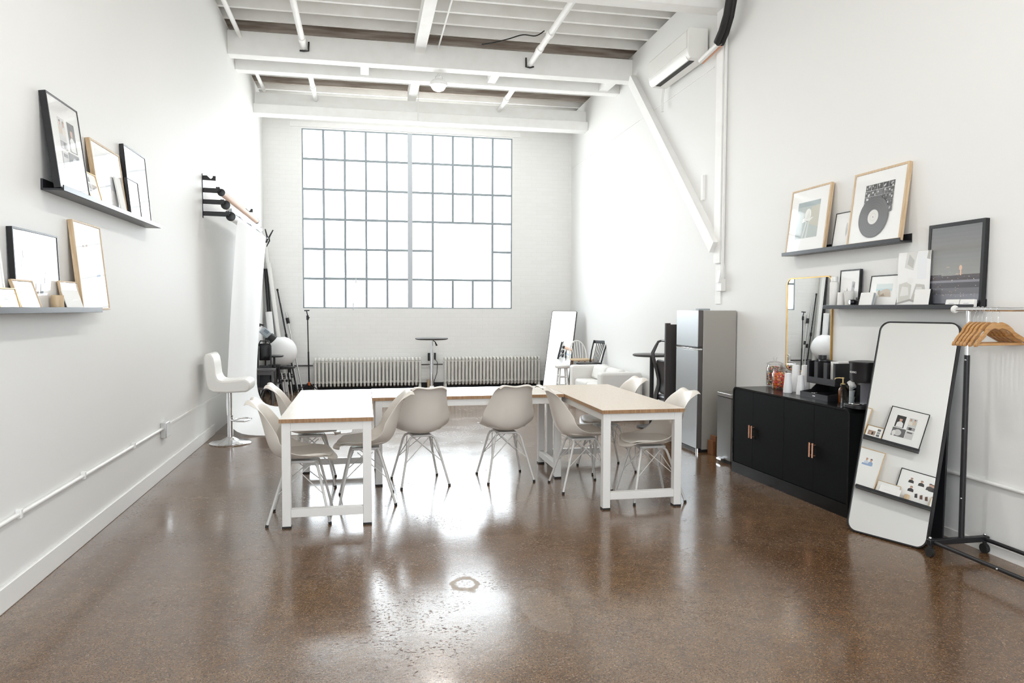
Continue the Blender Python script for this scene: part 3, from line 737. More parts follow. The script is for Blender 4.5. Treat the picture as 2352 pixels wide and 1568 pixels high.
# ------------------------------------------------------------------ work tables
def work_table(x0, x1, y0, y1, label, ends='y', legx=None, top_mat=None):
    """ends: axis across which the two end frames stand apart"""
    t = thing('work_table', ((x0 + x1) / 2, (y0 + y1) / 2, 0), label, 'table', 'white topped tables set in a U')
    zt = .77
    k = MB().box(x0 + .001, x1 - .001, y0 + .001, y1 - .001, zt - .027, zt).build('tabletop', top_mat or TOPR, t, True, smooth=False)
    e = MB().ring([(x0, y0), (x1, y0), (x1, y1), (x0, y1)], [(x0 + .003, y0 + .003), (x1 - .003, y0 + .003), (x1 - .003, y1 - .003), (x0 + .003, y1 - .003)], 2, zt - .028, zt - .0015)
    e.build('edge_band', EDGE, k, True, smooth=False)
    s = .06; o = .015
    lx = legx or (x0 + o, x1 - o - s); ly = (y0 + o, y1 - o - s)
    for xx in lx:
        for yy in ly:
            g = MB().box(xx, xx + s, yy, yy + s, .012, zt - .0285).build('leg', TABW, t, True, bevel=.003)
            MB().box(xx - .001, xx + s + .001, yy - .001, yy + s + .001, 0, .014).build('foot', RUBBER, g, True, smooth=False)
    for yy in ly: MB().box(lx[0] + s, lx[1], yy + .004, yy + .04, .682, zt - .029).build('apron', TABW, t, True, bevel=.002)
    for xx in lx: MB().box(xx + .01, xx + .05, ly[0] + s, ly[1], .682, zt - .029).build('apron', TABW, t, True, bevel=.002)
    if ends == 'y':
        for yy in ly: MB().box(lx[0] + s, lx[1], yy + .004, yy + s - .004, .075, .132).build('stretcher', TABW, t, True, bevel=.002)
    else:
        for xx in lx: MB().box(xx + .004, xx + s - .004, ly[0] + s, ly[1], .075, .132).build('stretcher', TABW, t, True, bevel=.002)
    return t
work_table(-.585, .058, 5.235, 7.06, 'white topped table forming the left arm of the U')
work_table(.06, 1.763, 6.36, 7.09, 'white topped cross table between the two arm tables', 'x', (.085, 1.685))
work_table(1.765, 2.435, 5.28, 7.12, 'pale wood topped table forming the right arm of the U', top_mat=add_bump(add_var(pmat('table_beige', (.72, .63, .52), .34), (.67, .58, .475), (.75, .665, .565), 60, 6, (1, 1, 1)), 300, .1))

# ------------------------------------------------------------------ shell chairs
def shell_chair():
    t = thing('shell_chair', (0, 0, 0), 'x', 'chair', 'white shell chairs around the tables')
    R = [(.262, .430, .10, .0, -.055), (.258, .452, .165, .006, -.045), (.205, .466, .218, .028, -.008), (.09, .455, .238, .044, 0), (-.02, .447, .243, .064, 0), (-.11, .450, .243, .10, .02),
         (-.178, .474, .24, .125, .055), (-.218, .535, .231, .105, .09), (-.242, .62, .213, .058, .088), (-.264, .72, .193, .030, .062), (-.286, .81, .174, .018, .026), (-.304, .855, .164, .0, -.004), (-.324, .874, .157, .0, -.012), (-.344, .872, .150, .0, -.018), (-.352, .862, .147, 0, -.02)]
    rows = []
    for y, z, hw, ez, ey in R:
        row = []
        for i in range(13):
            u = -1 + 2 * i / 12; e = abs(u) ** 2.3
            a = abs(u); dip = 0 if z < .8 else (.4 if z < .83 else 1) * (.013 * math.sin(PI / 2 * min(1, a / .75)) ** 2 - (.024 * ((a - .75) / .25) ** 2 if a > .75 else 0) - .004)
            row.append((u * hw, y + ey * e, z + ez * e + dip))
        rows.append(row)
    m = MB().grid(rows); m.build('seat_shell', WHITEP, t, solid=.008, sub=2)
    m = MB(); rows = []
    C = [(.232, .462, .10), (.222, .474, .15), (.18, .486, .180), (.08, .480, .193), (-.02, .473, .190), (-.11, .478, .165), (-.155, .492, .11)]
    for y, z, hw in C:
        rows.append([(u * hw, y - (.03 * u * u if y > .2 else 0), z + .005 + .032 * abs(u) ** 2.3 * (hw / .243) ** 2 - .010 * abs(u) ** 4) for u in (-1, -.9, -.6, -.3, 0, .3, .6, .9, 1)])
    m.grid(rows); m.build('seat_cushion', CUSH, t, solid=.02, sub=2)
    MB().box(-.085, .085, -.10, .12, .418, .436).build('mounting_plate', LEGW, t, bevel=.004)
    for sx in (-1, 1):
        for sy in (-1, 1):
            y0 = .015 + sy * .085
            pts = [(sx * .03, y0, .422), (sx * .085, y0 + sy * .01, .420), (sx * .108, y0 + sy * .022, .408), (sx * .122, y0 + sy * .032, .38), (sx * .21, sy * .215, .008)]
            g = MB().tube(pts, .0095, 10).build('leg', LEGW, t)
            MB().cyl((sx * .2115, sy * .2165, 0), (sx * .2085, sy * .2135, .016), .0115, 10).build('foot', RUBBER, g)
    m = MB()
    def P(sx, sy, z):
        f = (z - .008) / (.38 - .008); y0 = .015 + sy * .085 + sy * .032
        return (sx * (.21 + (.122 - .21) * f), sy * .215 + (y0 - sy * .215) * f, z)
    for sx in (-1, 1):
        m.tube([P(sx, -1, .205), (sx * .10, .075, .405)], .0038, 6); m.tube([P(sx, 1, .205), (sx * .10, -.045, .405)], .0038, 6)
        m.tube([P(-1, sx, .205), (.06, .015 + sx * .09, .405)], .0038, 6); m.tube([P(1, sx, .205), (-.06, .015 + sx * .09, .405)], .0038, 6)
    m.build('wire_brace', LEGW, t)
    return t
chair = shell_chair()
CH = [(-.464, 5.518, -90, 'white shell chair at outer side of the left table, nearest the camera'),
      (-.475, 6.60, -88, 'white shell chair at outer side of the left table, by the backdrop sheet'),
      (.012, 5.932, 91, 'white shell chair at inner side of the left table, facing left'),
      (.474, 6.462, 9, 'white shell chair with its back to us at the cross table, left one'),
      (1.245, 6.49, 5, 'white shell chair with its back to us at the cross table, right one'),
      (1.82, 6.04, -88, 'white shell chair at inner side of the right table, facing right'),
      (2.282, 5.60, 91, 'white shell chair at outer side of the right table, nearest the fridge front'),
      (2.274, 6.678, 93, 'white shell chair at outer side of the right table, in front of the sofa')]
for i, (x, y, r, lb) in enumerate(CH):
    o = chair if i == 0 else copy_tree(chair)
    o.location = (x, y, 0); o.rotation_euler = (0, 0, math.radians(r)); o['label'] = lb

# ------------------------------------------------------------------ mirrors
def lean_mirror(name, base, n, w, h, r, fw, fmat, label, stand):
    n = Vector(n).normalized(); side = Vector((-n.y, n.x, 0)).normalized(); up = n.cross(side)
    if up.z < 0: up = -up; 
    side = up.cross(n)
    t = thing(name, base, label, 'mirror')
    M = Matrix((side, -n, up)).transposed()      # local x = side, y = away from the room, z = up
    t.rotation_euler = M.to_euler()
    o = rrect(w, h, r, 8, 0, h / 2); i = rrect(w - 2 * fw, h - 2 * fw, max(.004, r - fw), 8, 0, h / 2)
    m = MB().ring(o, i, 1, -.006, .028); m.build('frame', fmat, t, ang=50)
    m = MB(); m.prism(i, 1, -.001, .006); m.build('mirror_glass', MIRR, t, smooth=False)
    m = MB(); m.prism(i, 1, .0062, .022); m.build('back_panel', BLACK, t, smooth=False)
    return t
mt = lean_mirror('floor_mirror', (3.405, 4.252, .004), (-.892, -.372, .255), .548, 1.502, .07, .009, BLACK, 'tall black framed floor mirror leaning in front of the black cabinet', True)
MB().hexa([(-.235, .275, .078), (.235, .275, .078), (.235, .295, .083), (-.235, .295, .083)], [(-.235, .024, 1.20), (.235, .024, 1.20), (.235, .044, 1.20), (-.235, .044, 1.20)]).build('easel_stand', BLACK, mt, bevel=.003)
lean_mirror('floor_mirror', (3.436, 13.06, .004), (-.678, -.697, .234), .53, 1.535, .03, .005, DGREY, 'frameless tall mirror leaning in the right rear corner', False)
yc = 5.91; t = thing('wall_mirror', (XR(yc) - .004, yc, .975), 'brass framed mirror with rounded corners above the black cabinet', 'mirror', None, (0, 0, -PI / 2 - .003))
o = rrect(.685, .855, .07, 8, 0, .4275); i = rrect(.665, .835, .06, 8, 0, .4275)
MB().ring(o, i, 1, -.020, -.002).build('frame', GOLD, t, ang=50)
MB().prism(i, 1, -.015, -.010).build('mirror_glass', MIRR, t, smooth=False)

# ------------------------------------------------------------------ far right corner: stool, chairs, sofa, table, office chair
sx, sy = 3.50, 12.74
t = thing('counter_stool', (sx, sy, 0), 'white wooden stool with round seat before the leaning mirror', 'stool')
MB().lathe([(.0001, .47), (.12, .47), (.135, .48), (.135, .51), (.12, .525), (.0001, .52)], (sx, sy, 0), 28).build('seat', LEATHER, t, True)
for k in range(4):
    a = PI / 4 + k * PI / 2; c, s = math.cos(a), math.sin(a)
    MB().tube([(sx + .085 * c, sy + .085 * s, .47), (sx + .135 * c, sy + .135 * s, 0)], .014, 10).build('leg', BEAM, t, True)
for k in range(4):
    a0 = PI / 4 + k * PI / 2; a1 = a0 + PI / 2
    for z in (.16 + .04 * (k % 2), .31 + .03 * (k % 2)):
        q = .085 + .05 * (1 - z / .47)
        MB().cyl((sx + q * math.cos(a0), sy + q * math.sin(a0), z), (sx + q * math.cos(a1), sy + q * math.sin(a1), z), .008, 8).build('rung', BEAM, t, True)
def windsor(x, y, rz, seat_h, back_h, seatm, framem, legm, label, hoop):
    t = thing('windsor_chair', (x, y, 0), label, 'chair', None, (0, 0, rz))
    MB().prism(rrect(.36, .36, .09, 6), 2, seat_h - .03, seat_h).build('seat', seatm, t, bevel=.006)
    for a, b_ in ((-1, -1), (-1, 1), (1, -1), (1, 1)):
        MB().tube([(a * .12, b_ * .12, seat_h - .03), (a * .17, b_ * .18, 0)], [.016, .011], 8).build('leg', legm, t)
    for a in (-1, 1):
        z = seat_h * .45; MB().cyl((a * .146, -.15, z), (a * .146, .15, z), .008, 8).build('stretcher', legm, t)
    z = seat_h * .45; MB().cyl((-.146, 0, z), (.146, 0, z), .008, 8).build('stretcher', legm, t)
    if hoop:
        pts = [(.165 * math.cos(PI * k / 16), -.15 - .07 * math.sin(PI * k / 16), seat_h + (back_h - seat_h) * math.sin(PI * k / 16) ** .75) for k in range(17)]
        MB().tube(pts, .011, 8).build('back_hoop', framem, t)
        for k in range(5):
            u = (k - 2) / 2; xx = .11 * u; zt = seat_h + (back_h - seat_h) * (1 - (abs(xx) / .165) ** 2) ** .38
            MB().cyl((xx * .8, -.14, seat_h), (xx, -.15 - .07 * math.sqrt(max(0, 1 - (xx / .165) ** 2)), zt), .006, 6).build('spindle', framem, t)
    else:
        for a in (-1, 1): MB().tube([(a * .14, -.15, seat_h), (a * .155, -.20, (seat_h + back_h) / 2), (a * .17, -.27, back_h)], .012, 8).build('back_post', framem, t)
        MB().hexa([(-.18, -.285, back_h - .05), (.18, -.285, back_h - .05), (.18, -.265, back_h - .05), (-.18, -.265, back_h - .05)], [(-.18, -.295, back_h), (.18, -.295, back_h), (.18, -.275, back_h), (-.18, -.275, back_h)]).build('top_rail', framem, t, bevel=.004)
        for k in range(5):
            xx = -.09 + .045 * k
            MB().cyl((xx * .7, -.15, seat_h), (xx, -.265, back_h - .04), .006, 6).build('spindle', framem, t)
    return t
windsor(3.74, 12.34, math.radians(190), .66, .97, OAK, TRIM, BROWN, 'tall wooden chair with white hoop back and brown legs beyond the sofa', True)
windsor(3.72, 11.86, math.radians(115), .63, .995, BLACK, BLACK, BLACK, 'black spindle back chair beyond the far sofa arm', False)
# sofa along the right wall
t = thing('sofa', (3.62, 10.75, 0), 'white fabric sofa standing along the right wall', 'sofa')
sx0, sx1, sy0, sy1 = 3.285, 3.93, 9.90, 11.55
MB().box(sx0 + .06, sx1 - .02, sy0 + .02, sy1 - .02, .07, .26).build('base', SOFAM, t, True, bevel=.02)
MB().box(sx0, sx1 - .02, sy0, sy0 + .20, .07, .625).build('arm', SOFAM, t, True, bevel=.035)
MB().box(sx0, sx1 - .02, sy1 - .20, sy1, .07, .625).build('arm', SOFAM, t, True, bevel=.035)
MB().box(sx1 - .20, sx1, sy0 + .02, sy1 - .02, .07, .60).build('backrest', SOFAM, t, True, bevel=.04)
for a, c in ((sy0 + .205, 10.722), (10.728, sy1 - .205)):
    MB().box(sx0 + .03, sx1 - .20, a, c, .262, .42).build('seat_cushion', SOFAM, t, True, bevel=.04)
    MB().hexa([(sx1 - .36, a + .01, .422), (sx1 - .21, a + .01, .422), (sx1 - .21, c - .01, .422), (sx1 - .36, c - .01, .422)], [(sx1 - .30, a + .01, .645), (sx1 - .17, a + .01, .645), (sx1 - .17, c - .01, .645), (sx1 - .30, c - .01, .645)]).build('back_cushion', SOFAM, t, True, bevel=.05)
for xx in (sx0 + .08, sx1 - .1):
    for yy in (sy0 + .08, sy1 - .08): MB().cyl((xx, yy, 0), (xx, yy, .075), .022, 10).build('leg', BROWN, t, True)
# round bar table behind the fridge
t = thing('bar_table', (3.70, 8.95, 0), 'round black bar height table behind the fridge', 'table')
MB().lathe([(.0001, .925), (.235, .927), (.25, .935), (.25, .948), (.24, .955), (.0001, .956)], (3.66, 8.95, 0), 36).build('tabletop', DGREY, t, True)
MB().cyl((3.66, 8.95, .03), (3.66, 8.95, .93), .028, 14).build('pole', BLACK, t, True)
MB().lathe([(.19, 0), (.19, .012), (.06, .03), (.03, .05)], (3.66, 8.95, 0), 28).build('base', BLACK, t, True)
# office chair
t = thing('office_chair', (3.62, 8.3, 0), 'black office chair seen from the side beside the fridge', 'chair')
cp = [(3.60, 1.15), (3.555, 1.135), (3.525, 1.08), (3.485, 1.0), (3.495, .93), (3.535, .80), (3.565, .68), (3.568, .60), (3.54, .50), (3.525, .40)]
m = MB()
for s in (-.2, .2):
    m = MB()
    for (a, c) in zip(cp[:-1], cp[1:]): pass
    m.tube([(x, 8.3 + s, z) for x, z in cp], [.012, .016, .02, .024, .024, .022, .024, .028, .03, .03], 8)
    m.build('back_frame', DGREY, t, True)
MB().cyl((3.60, 8.1, 1.15), (3.60, 8.5, 1.15), .014, 8).build('top_bar', DGREY, t, True)
MB().grid([[(x + .012, 8.3 + yy, z) for yy in (-.19, 0, .19)] for x, z in cp[4:9]]).build('mesh_back', BLACK, t, True, solid=.012, sub=1)
MB().box(3.54, 3.86, 8.09, 8.51, .42, .49).build('seat', BLACK, t, True, bevel=.03)
MB().tube([(3.58, 8.07, .45), (3.57, 8.05, .62), (3.62, 8.05, .68), (3.76, 8.05, .68)], .016, 8).build('armrest', BLACK, t, True)
MB().cyl((3.70, 8.3, .09), (3.70, 8.3, .43), .028, 12).build('gas_post', BLACK, t, True)
for k in range(5):
    a = 2 * PI * k / 5 + .3; c, s = math.cos(a), math.sin(a)
    g = MB().bar((3.70, 8.3, .11), (3.70 + .22 * c, 8.3 + .22 * s, .075), .04, .03).build('base_leg', BLACK, t, True)
    MB().sphere((3.70 + .22 * c, 8.3 + .22 * s, .03), .03, 10, 8).build('caster', RUBBER, g, True)
t = thing('dark_board', (3.6, 8.02, 0), 'dark upright panel standing between fridge and office chair', 'panel')
MB().box(3.435, 3.495, 7.99, 8.03, 0, 1.375).build('panel', pmat('dark_taupe', (.055, .046, .046), .5), t, True, bevel=.004)
MB().box(3.496, 3.90, 8.0, 8.02, .02, 1.36).build('panel_leaf', DGREY, t, True, bevel=.004)

# ------------------------------------------------------------------ fridge, bin, cabinet
t = thing('refrigerator', (3.70, 7.52, 0), 'silver grey two door refrigerator against the right wall', 'refrigerator')
fy0, fy1 = 7.245, 7.79
MB().box(3.54, 3.925, fy0 + .004, fy1 - .004, .03, 1.525).build('body', FSIDE, t, True, bevel=.006)
for nm, z0, z1 in (('freezer_door', 1.135, 1.527), ('main_door', .045, 1.10)):
    d = MB().box(3.486, 3.536, fy0 + .002, fy1 - .002, z0, z1).build(nm, pmat('door_edge_grey', (.10, .09, .085), .45), t, True, bevel=.006)
    MB().box(3.478, 3.4855, fy0, fy1, z0, z1)  .build('door_skin', pmat('fridge_door_steel', (.50, .52, .535), .42, .9), d, True, bevel=.003)
    zz = z0 if nm[0] == 'f' else z1
    MB().box(3.476, 3.53, fy0 - .004, fy1, *((zz - .012, zz - .001) if nm[0] == 'f' else (zz + .001, zz + .02))).build('door_handle', CHROME if nm[0] == 'm' else DGREY, d, True, bevel=.003)
MB().box(3.49, 3.62, fy0 + .01, fy0 + .09, 1.5275, 1.545).build('hinge_cover', GREYP, t, True, bevel=.004)
MB().box(3.505, 3.9, fy0 + .01, fy1 - .01, 0, .03).build('plinth', BLACK, t, True)
MB().cyl((3.50, fy0 + .02, 0), (3.50, fy0 + .02, .045), .016, 10).build('foot', CHROME, t, True)
t = thing('waste_bin', (3.70, 6.76, 0), 'tall stainless steel waste bin between refrigerator and black cabinet', 'bin')
MB().prism(rrect(.35, .33, .03, 5, 3.715, 6.76), 2, .035, .655).build('body', pmat('bin_steel', (.20, .195, .19), .36, .85), t, True)
MB().prism(rrect(.356, .336, .03, 5, 3.715, 6.76), 2, .66, .70).build('lid', pmat('bin_lid_dark_steel', (.35, .34, .33), .3, .9), t, True, bevel=.006)
MB().prism(rrect(.352, .332, .03, 5, 3.715, 6.76), 2, 0, .034).build('base_ring', RUBBER, t, True)
MB().box(3.49, 3.54, 6.72, 6.82, .02, .045).build('foot_pedal', CHROME, t, True, bevel=.006)
t = thing('wood_offcuts', (3.62, 7.12, 0), 'small stack of orange brown wood offcuts standing beside the refrigerator', 'wood')
MB().box(3.585, 3.615, 7.08, 7.20, 0, .15).build('offcut', BROWN, t, True, bevel=.002)
MB().box(3.618, 3.64, 7.08, 7.20, 0, .20).build('offcut', MATS['brown_wood'], t, True, bevel=.002)

ca = math.radians(2.1)
cab = thing('sideboard', (3.457, 5.555, 0), 'long black sideboard with rounded top corners and copper handles', 'cabinet', None, (0, 0, ca))
hl, top, dp = .815, .81, .405
side = [(-hl, .0), (hl, .0)] + arc((hl - .05, top - .05), .05, 0, PI / 2, 8) + arc((-hl + .05, top - .05), .05, PI / 2, PI, 8)
inn = [(-hl + .016, .10), (hl - .016, .10)] + arc((hl - .05, top - .05), .034, 0, PI / 2, 8) + arc((-hl + .05, top - .05), .034, PI / 2, PI, 8)
MB().ring(side, inn, 0, -.004, dp).build('carcass', BLACKM, cab, ang=20)
MB().box(.36, .39, -hl + .02, hl - .02, .105, top - .03).build('back_board', BLACKM, cab, smooth=False)
MB().box(.02, dp - .02, -hl + .05, hl - .05, .005, .095).build('plinth', BLACK, cab, smooth=False)
ys = [-hl + .019, -.385, .03, .457, hl - .019]
ys = [-hl + .019, -.402, .0, .47, hl - .019]
for i in range(4):
    a, c = ys[i] + .0015, ys[i + 1] - .0015
    r = .031
    if i == 0: poly = [(a, .104), (c, .104), (c, top - .019)] + arc((a + r, top - .019 - r), r, PI / 2, PI, 6)
    elif i == 3: poly = [(a, .104), (c, .104)] + arc((c - r, top - .019 - r), r, 0, PI / 2, 6) + [(a, top - .019)]
    else: poly = [(a, .104), (c, .104), (c, top - .019), (a, top - .019)]
    d = MB().prism(poly, 0, -.0005, .018).build('door', BLACKD, cab, smooth=False)
    hy = (c - .018) if i in (0, 2) else (a + .018)
    h = MB().tube([(-.026, hy, .375), (-.026, hy, .49)], .0075, 12)
    h.tube([(-.026, hy, .39), (0, hy, .39)], .004, 8); h.tube([(-.026, hy, .475), (0, hy, .475)], .004, 8)
    h.build('handle', COPPER, d)

ZC = top + .0005
# candy jars
CANDY = [pmat('candy_%d' % i, c, .35) for i, c in enumerate([(.75, .06, .03), (.85, .24, .03), (.85, .5, .06), (.1, .3, .08), (.05, .12, .4), (.14, .05, .02), (.75, .7, .62), (.8, .16, .2)])]
def candy_jar(x, y, r, h, fill, pal, label, clabel):
    t = thing('candy_jar', (x, y, ZC), label, 'jar')
    MB().lathe([(.0001, .0), (r * .93, .0), (r, .012), (r, h * .86), (r * .9, h * .93), (r * .86, h), (r * .83, h), (r * .87, h * .92), (r * .965, h * .85), (r * .965, .02), (r * .9, .009), (.0001, .009)], (x, y, ZC), 32).build('jar_body', GLASS, t, True)
    MB().lathe([(r * .80, h + .002), (r * .98, h + .004), (r * .98, h + .012), (r * .6, h + .028), (.012, h + .036), (.011, h + .045), (.022, h + .058), (.02, h + .07), (.0001, h + .076)], (x, y, ZC), 28).build('lid', GLASS, t, True)
    m = MB(); rnd = random.Random(int(x * 1000)); s = .0095
    z = .012
    while z < fill:
        for q in range(int(26 * (r / .07) ** 2)):
            a = rnd.random() * 2 * PI; rr = r * .86 * math.sqrt(rnd.random())
            if rr < r * .45 and z < fill - .02: rr = r * .86 * (.6 + .4 * rnd.random())
            m.cur = rnd.choice(pal)
            m.sphere((x + rr * math.cos(a), y + rr * math.sin(a), ZC + z + rnd.random() * .012), s, 6, 4, (1, 1, rnd.uniform(.6, 1)))
        z += .0135
    single('candy', m, CANDY, clabel, 'candy')['kind'] = 'stuff'
candy_jar(3.83, 6.325, .078, .205, .185, [0, 2, 3, 4, 5, 5, 6, 7], 'taller glass jar of mixed colour candy on the sideboard', 'mixed colour wrapped candy inside the taller glass jar')
candy_jar(3.745, 6.10, .072, .165, .135, [0, 0, 1, 1, 2, 7], 'shorter glass jar of orange and red candy on the sideboard', 'orange and red candy inside the shorter glass jar')
# sleeves of plastic cups
def cups(x, y, r, h, label):
    prof = [(.0001, 0), (r, 0), (r * 1.02, .004)]; n = int(h / .012)
    for i in range(n):
        z = .006 + (h - .05) * i / n; f = 1 - .26 * (i / n) ** 1.5
        prof += [(r * f * 1.03, z), (r * f, z + .005)]
    prof += [(r * .74, h - .012), (r * .70, h), (.0001, h)]
    single('plastic_cup_sleeve', MB().lathe(prof, (x, y, ZC), 22), CUPM, label, 'cups', 'sleeves of white plastic cups')
cups(3.64, 5.80, .038, .17, 'shorter sleeve of plastic cups, front left of the group by the candy jars')
cups(3.76, 5.87, .042, .235, 'tall sleeve of plastic cups behind the two front sleeves, close to the wall mirror')
cups(3.665, 5.645, .036, .165, 'shorter sleeve of plastic cups in front, between the tall ones')
cups(3.765, 5.735, .042, .245, 'tall sleeve of plastic cups touching the black organizer side')
# black organizer
t = thing('condiment_organizer', (3.75, 5.36, ZC), 'black plastic cup and condiment organizer on the sideboard', 'organizer')
ox0, ox1, oy0, oy1 = 3.66, 3.86, 5.175, 5.55
z0, z1 = ZC + .125, ZC + .30
m = MB(); m.box(ox1 - .008, ox1, oy0, oy1, ZC, z1); m.build('back_panel', BLACK, t, True, smooth=False)
for yy in (oy0, oy1 - .008, oy0 + .125, oy0 + .25):
    MB().box(ox0 + .008, ox1 - .009, yy, yy + .008, z0, z1 - (0 if yy in (oy0, oy1 - .008) else .01)).build('divider', BLACK, t, True, smooth=False)
MB().box(ox0, ox1 - .009, oy0, oy1, z0 - .008, z0 - .0005).build('bin_floor', BLACK, t, True, smooth=False)
f = MB(); f.box(ox0, ox0 + .008, oy0, oy1, z0, z0 + .045)
for a, c in ((oy0, oy0 + .025), (oy0 + .105, oy0 + .15), (oy0 + .23, oy0 + .275), (oy1 - .025, oy1)): f.box(ox0, ox0 + .008, a, c, z0 + .045, z1)
f.build('front_panel', pmat('black_plastic_sheen', (.03, .03, .036), .35), t, True, smooth=False)
MB().prism([(3.655, ZC), (ox1 - .009, ZC), (ox1 - .009, z0 - .009), (3.76, z0 - .009), (3.70, ZC + .06), (3.60, ZC + .045), (3.60, ZC)], 1, oy1 - .008, oy1).build('side_panel', BLACK, t, True, smooth=False)
MB().prism([(3.655, ZC), (ox1 - .009, ZC), (ox1 - .009, z0 - .009), (3.76, z0 - .009), (3.70, ZC + .06), (3.60, ZC + .045), (3.60, ZC)], 1, oy0, oy0 + .008).build('side_panel', BLACK, t, True, smooth=False)
f = MB(); f.box(3.60, ox1 - .009, oy0 + .009, oy1 - .009, ZC, ZC + .008); f.box(3.60, 3.608, oy0 + .009, oy1 - .009, ZC + .008, ZC + .045)
tr = f.build('tray', MATS['black_plastic_sheen'], t, True, smooth=False)
MB().box(3.598, 3.5995, 5.34, 5.375, ZC + .02, ZC + .028).build('maker_mark', CARDW, tr, True, smooth=False)
MB().box(3.61, 3.78, 5.35, 5.358, ZC + .008, ZC + .05).build('tray_divider', BLACK, t, True, smooth=False)
m = MB()
for i in range(7):
    a = i * 1.3; m.cyl((3.66 + .012 * i % .05, 5.40 + .014 * i, ZC + .014 + .006 * (i % 3)), (3.68 + .03 * math.cos(a), 5.41 + .013 * i + .02 * math.sin(a), ZC + .026), .011, 8)
single('creamer_cups', m, CARDW, 'small pile of white creamer pods in the organizer tray', 'creamer')
single('napkin_stack', MB().box(3.69, 3.83, 5.31, 5.34, z0 + .0005, z0 + .16), CARDW, 'upright stack of white napkins in the organizer middle slot', 'napkins')
single('stirrer_box', MB().box(3.70, 3.845, 5.19, 5.29, z0 + .0005, z0 + .185), CARDW, 'white carton standing in the organizer near slot', 'carton')
m = MB()
for i in range(5):
    zz = z0 + .012 * i
    m.lathe([(.04, .0), (.045, .004), (.045, .012), (.036, .018), (.03, .024)], (3.76, 5.485, zz + .0005), 20)
for i in range(3):
    m.lathe([(.044, .0), (.048, .006), (.046, .016), (.036, .022), (.0001, .024)], (3.755 + .004 * i, 5.48 - .01 * i, z0 + .06 + .055 * i), 20)
    m.tube([(3.755, 5.48, z0 + .06 + .055 * i), (3.755, 5.48, z0 + .115 + .055 * i)], .034, 14)
single('cup_lids', m, BLACK, 'glossy black cup lids piled in the organizer far slot', 'lids')
# soap pump
t = thing('soap_bottle', (3.69, 5.115, ZC), 'amber pump bottle with gold pump in front of the organizer', 'bottle')
q = (3.69, 5.115, ZC)
MB().lathe([(.0001, 0), (.030, .0), (.033, .005), (.033, .095), (.028, .112), (.015, .125), (.014, .135)], q, 28).build('bottle', AMBER, t, True)
PUMP = pmat('pump_gold', (.72, .56, .28), .3, .7)
MB().lathe([(.018, .128), (.018, .148), (.012, .152), (.006, .153), (.006, .185), (.010, .187), (.010, .197), (.0001, .199)], q, 20).build('pump', PUMP, t, True)
MB().tube([(3.69, 5.115, ZC + .19), (3.67, 5.135, ZC + .192), (3.65, 5.15, ZC + .188), (3.645, 5.155, ZC + .178)], .0045, 8).build('spout', PUMP, t, True)
# clear holder with paper cups
t = thing('pod_holder', (3.68, 5.0, ZC), 'clear acrylic holder of white cups beside the coffee maker', 'holder')
MB().ring(rrect(.11, .11, .01, 4, 3.68, 5.0), rrect(.104, .104, .008, 4, 3.68, 5.0), 2, ZC, ZC + .15).build('clear_wall', ACRYL, t, True)
def pcup(x, y, z, tilt, lb):
    m = MB().lathe([(.0001, .002), (.019, .0), (.026, .052), (.028, .054), (.026, .056), (.0205, .006), (.0001, .006)], (0, 0, 0), 20)
    m.v = [(vx, vy * math.cos(tilt) - vz * math.sin(tilt), vy * math.sin(tilt) + vz * math.cos(tilt)) for vx, vy, vz in m.v]
    m.v = [(vx + x, vy + y, vz + z) for vx, vy, vz in m.v]
    single('coffee_pod_cup', m, CARDW, lb, 'cup', 'white cups in the clear holder')
pcup(3.675, 4.992, ZC + .004, 0, 'white cup upright at the bottom of the clear holder')
pcup(3.675, 4.994, ZC + .052, .05, 'white cup stacked second from bottom in the clear holder')
pcup(3.68, 5.025, ZC + .115, .9, 'white cup tipped on its side in the clear holder')
pcup(3.68, 4.98, ZC + .128, -.6, 'white cup on top of the clear holder, mouth toward the wall')
# coffee maker
t = thing('coffee_maker', (3.66, 4.83, ZC), 'black single serve coffee maker on the sideboard near end', 'coffee maker')
kx, ky = 3.66, 4.795
MB().prism(rrect(.30, .20, .06, 8, kx - .0, ky), 2, ZC, ZC + .03).build('base', BLACK, t, True, bevel=.005)
MB().prism(rrect(.15, .19, .04, 6, kx + .07, ky), 2, ZC + .031, ZC + .20).build('column', pmat('plum_grey_plastic', (.085, .08, .10), .35), t, True)
MB().lathe([(.0001, .192), (.085, .192), (.098, .20), (.104, .22), (.106, .325), (.112, .335), (.112, .345), (.06, .352), (.0001, .352)], (kx - .02, ky, ZC), 36).build('brew_head', BLACK, t, True)
MB().prism(rrect(.12, .20, .03, 6, kx + .09, ky), 2, ZC + .201, ZC + .34).build('water_tank', BLACK, t, True, bevel=.005)
MB().lathe([(.06, .031), (.065, .034), (.062, .038), (.0001, .038)], (kx - .075, ky, ZC), 28).build('drip_tray', CHROME, t, True)
def text_mesh(txt, size, mat, name, parent, loc, rot, bend=None):
    cu = bpy.data.curves.new(name, 'FONT'); cu.body = txt; cu.size = size; cu.extrude = .0004; cu.align_x = 'CENTER'
    tmp = bpy.data.objects.new(name, cu); COL.objects.link(tmp)
    dg = bpy.context.evaluated_depsgraph_get(); me = bpy.data.meshes.new_from_object(tmp.evaluated_get(dg))
    bpy.data.objects.remove(tmp); bpy.data.curves.remove(cu)
    if bend:
        cx, R = bend
        for v in me.vertices:
            a = v.co.x / R; d = v.co.z
            v.co = Vector(((R + d) * math.sin(a), v.co.y, (R + d) * math.cos(a) - R))
    me.materials.clear(); me.materials.append(mat)
    o = bpy.data.objects.new(name, me); COL.objects.link(o); o.parent = parent; o.location = loc; o.rotation_euler = rot
    return o
ph = math.radians(182)      # direction the lettering faces, seen from above
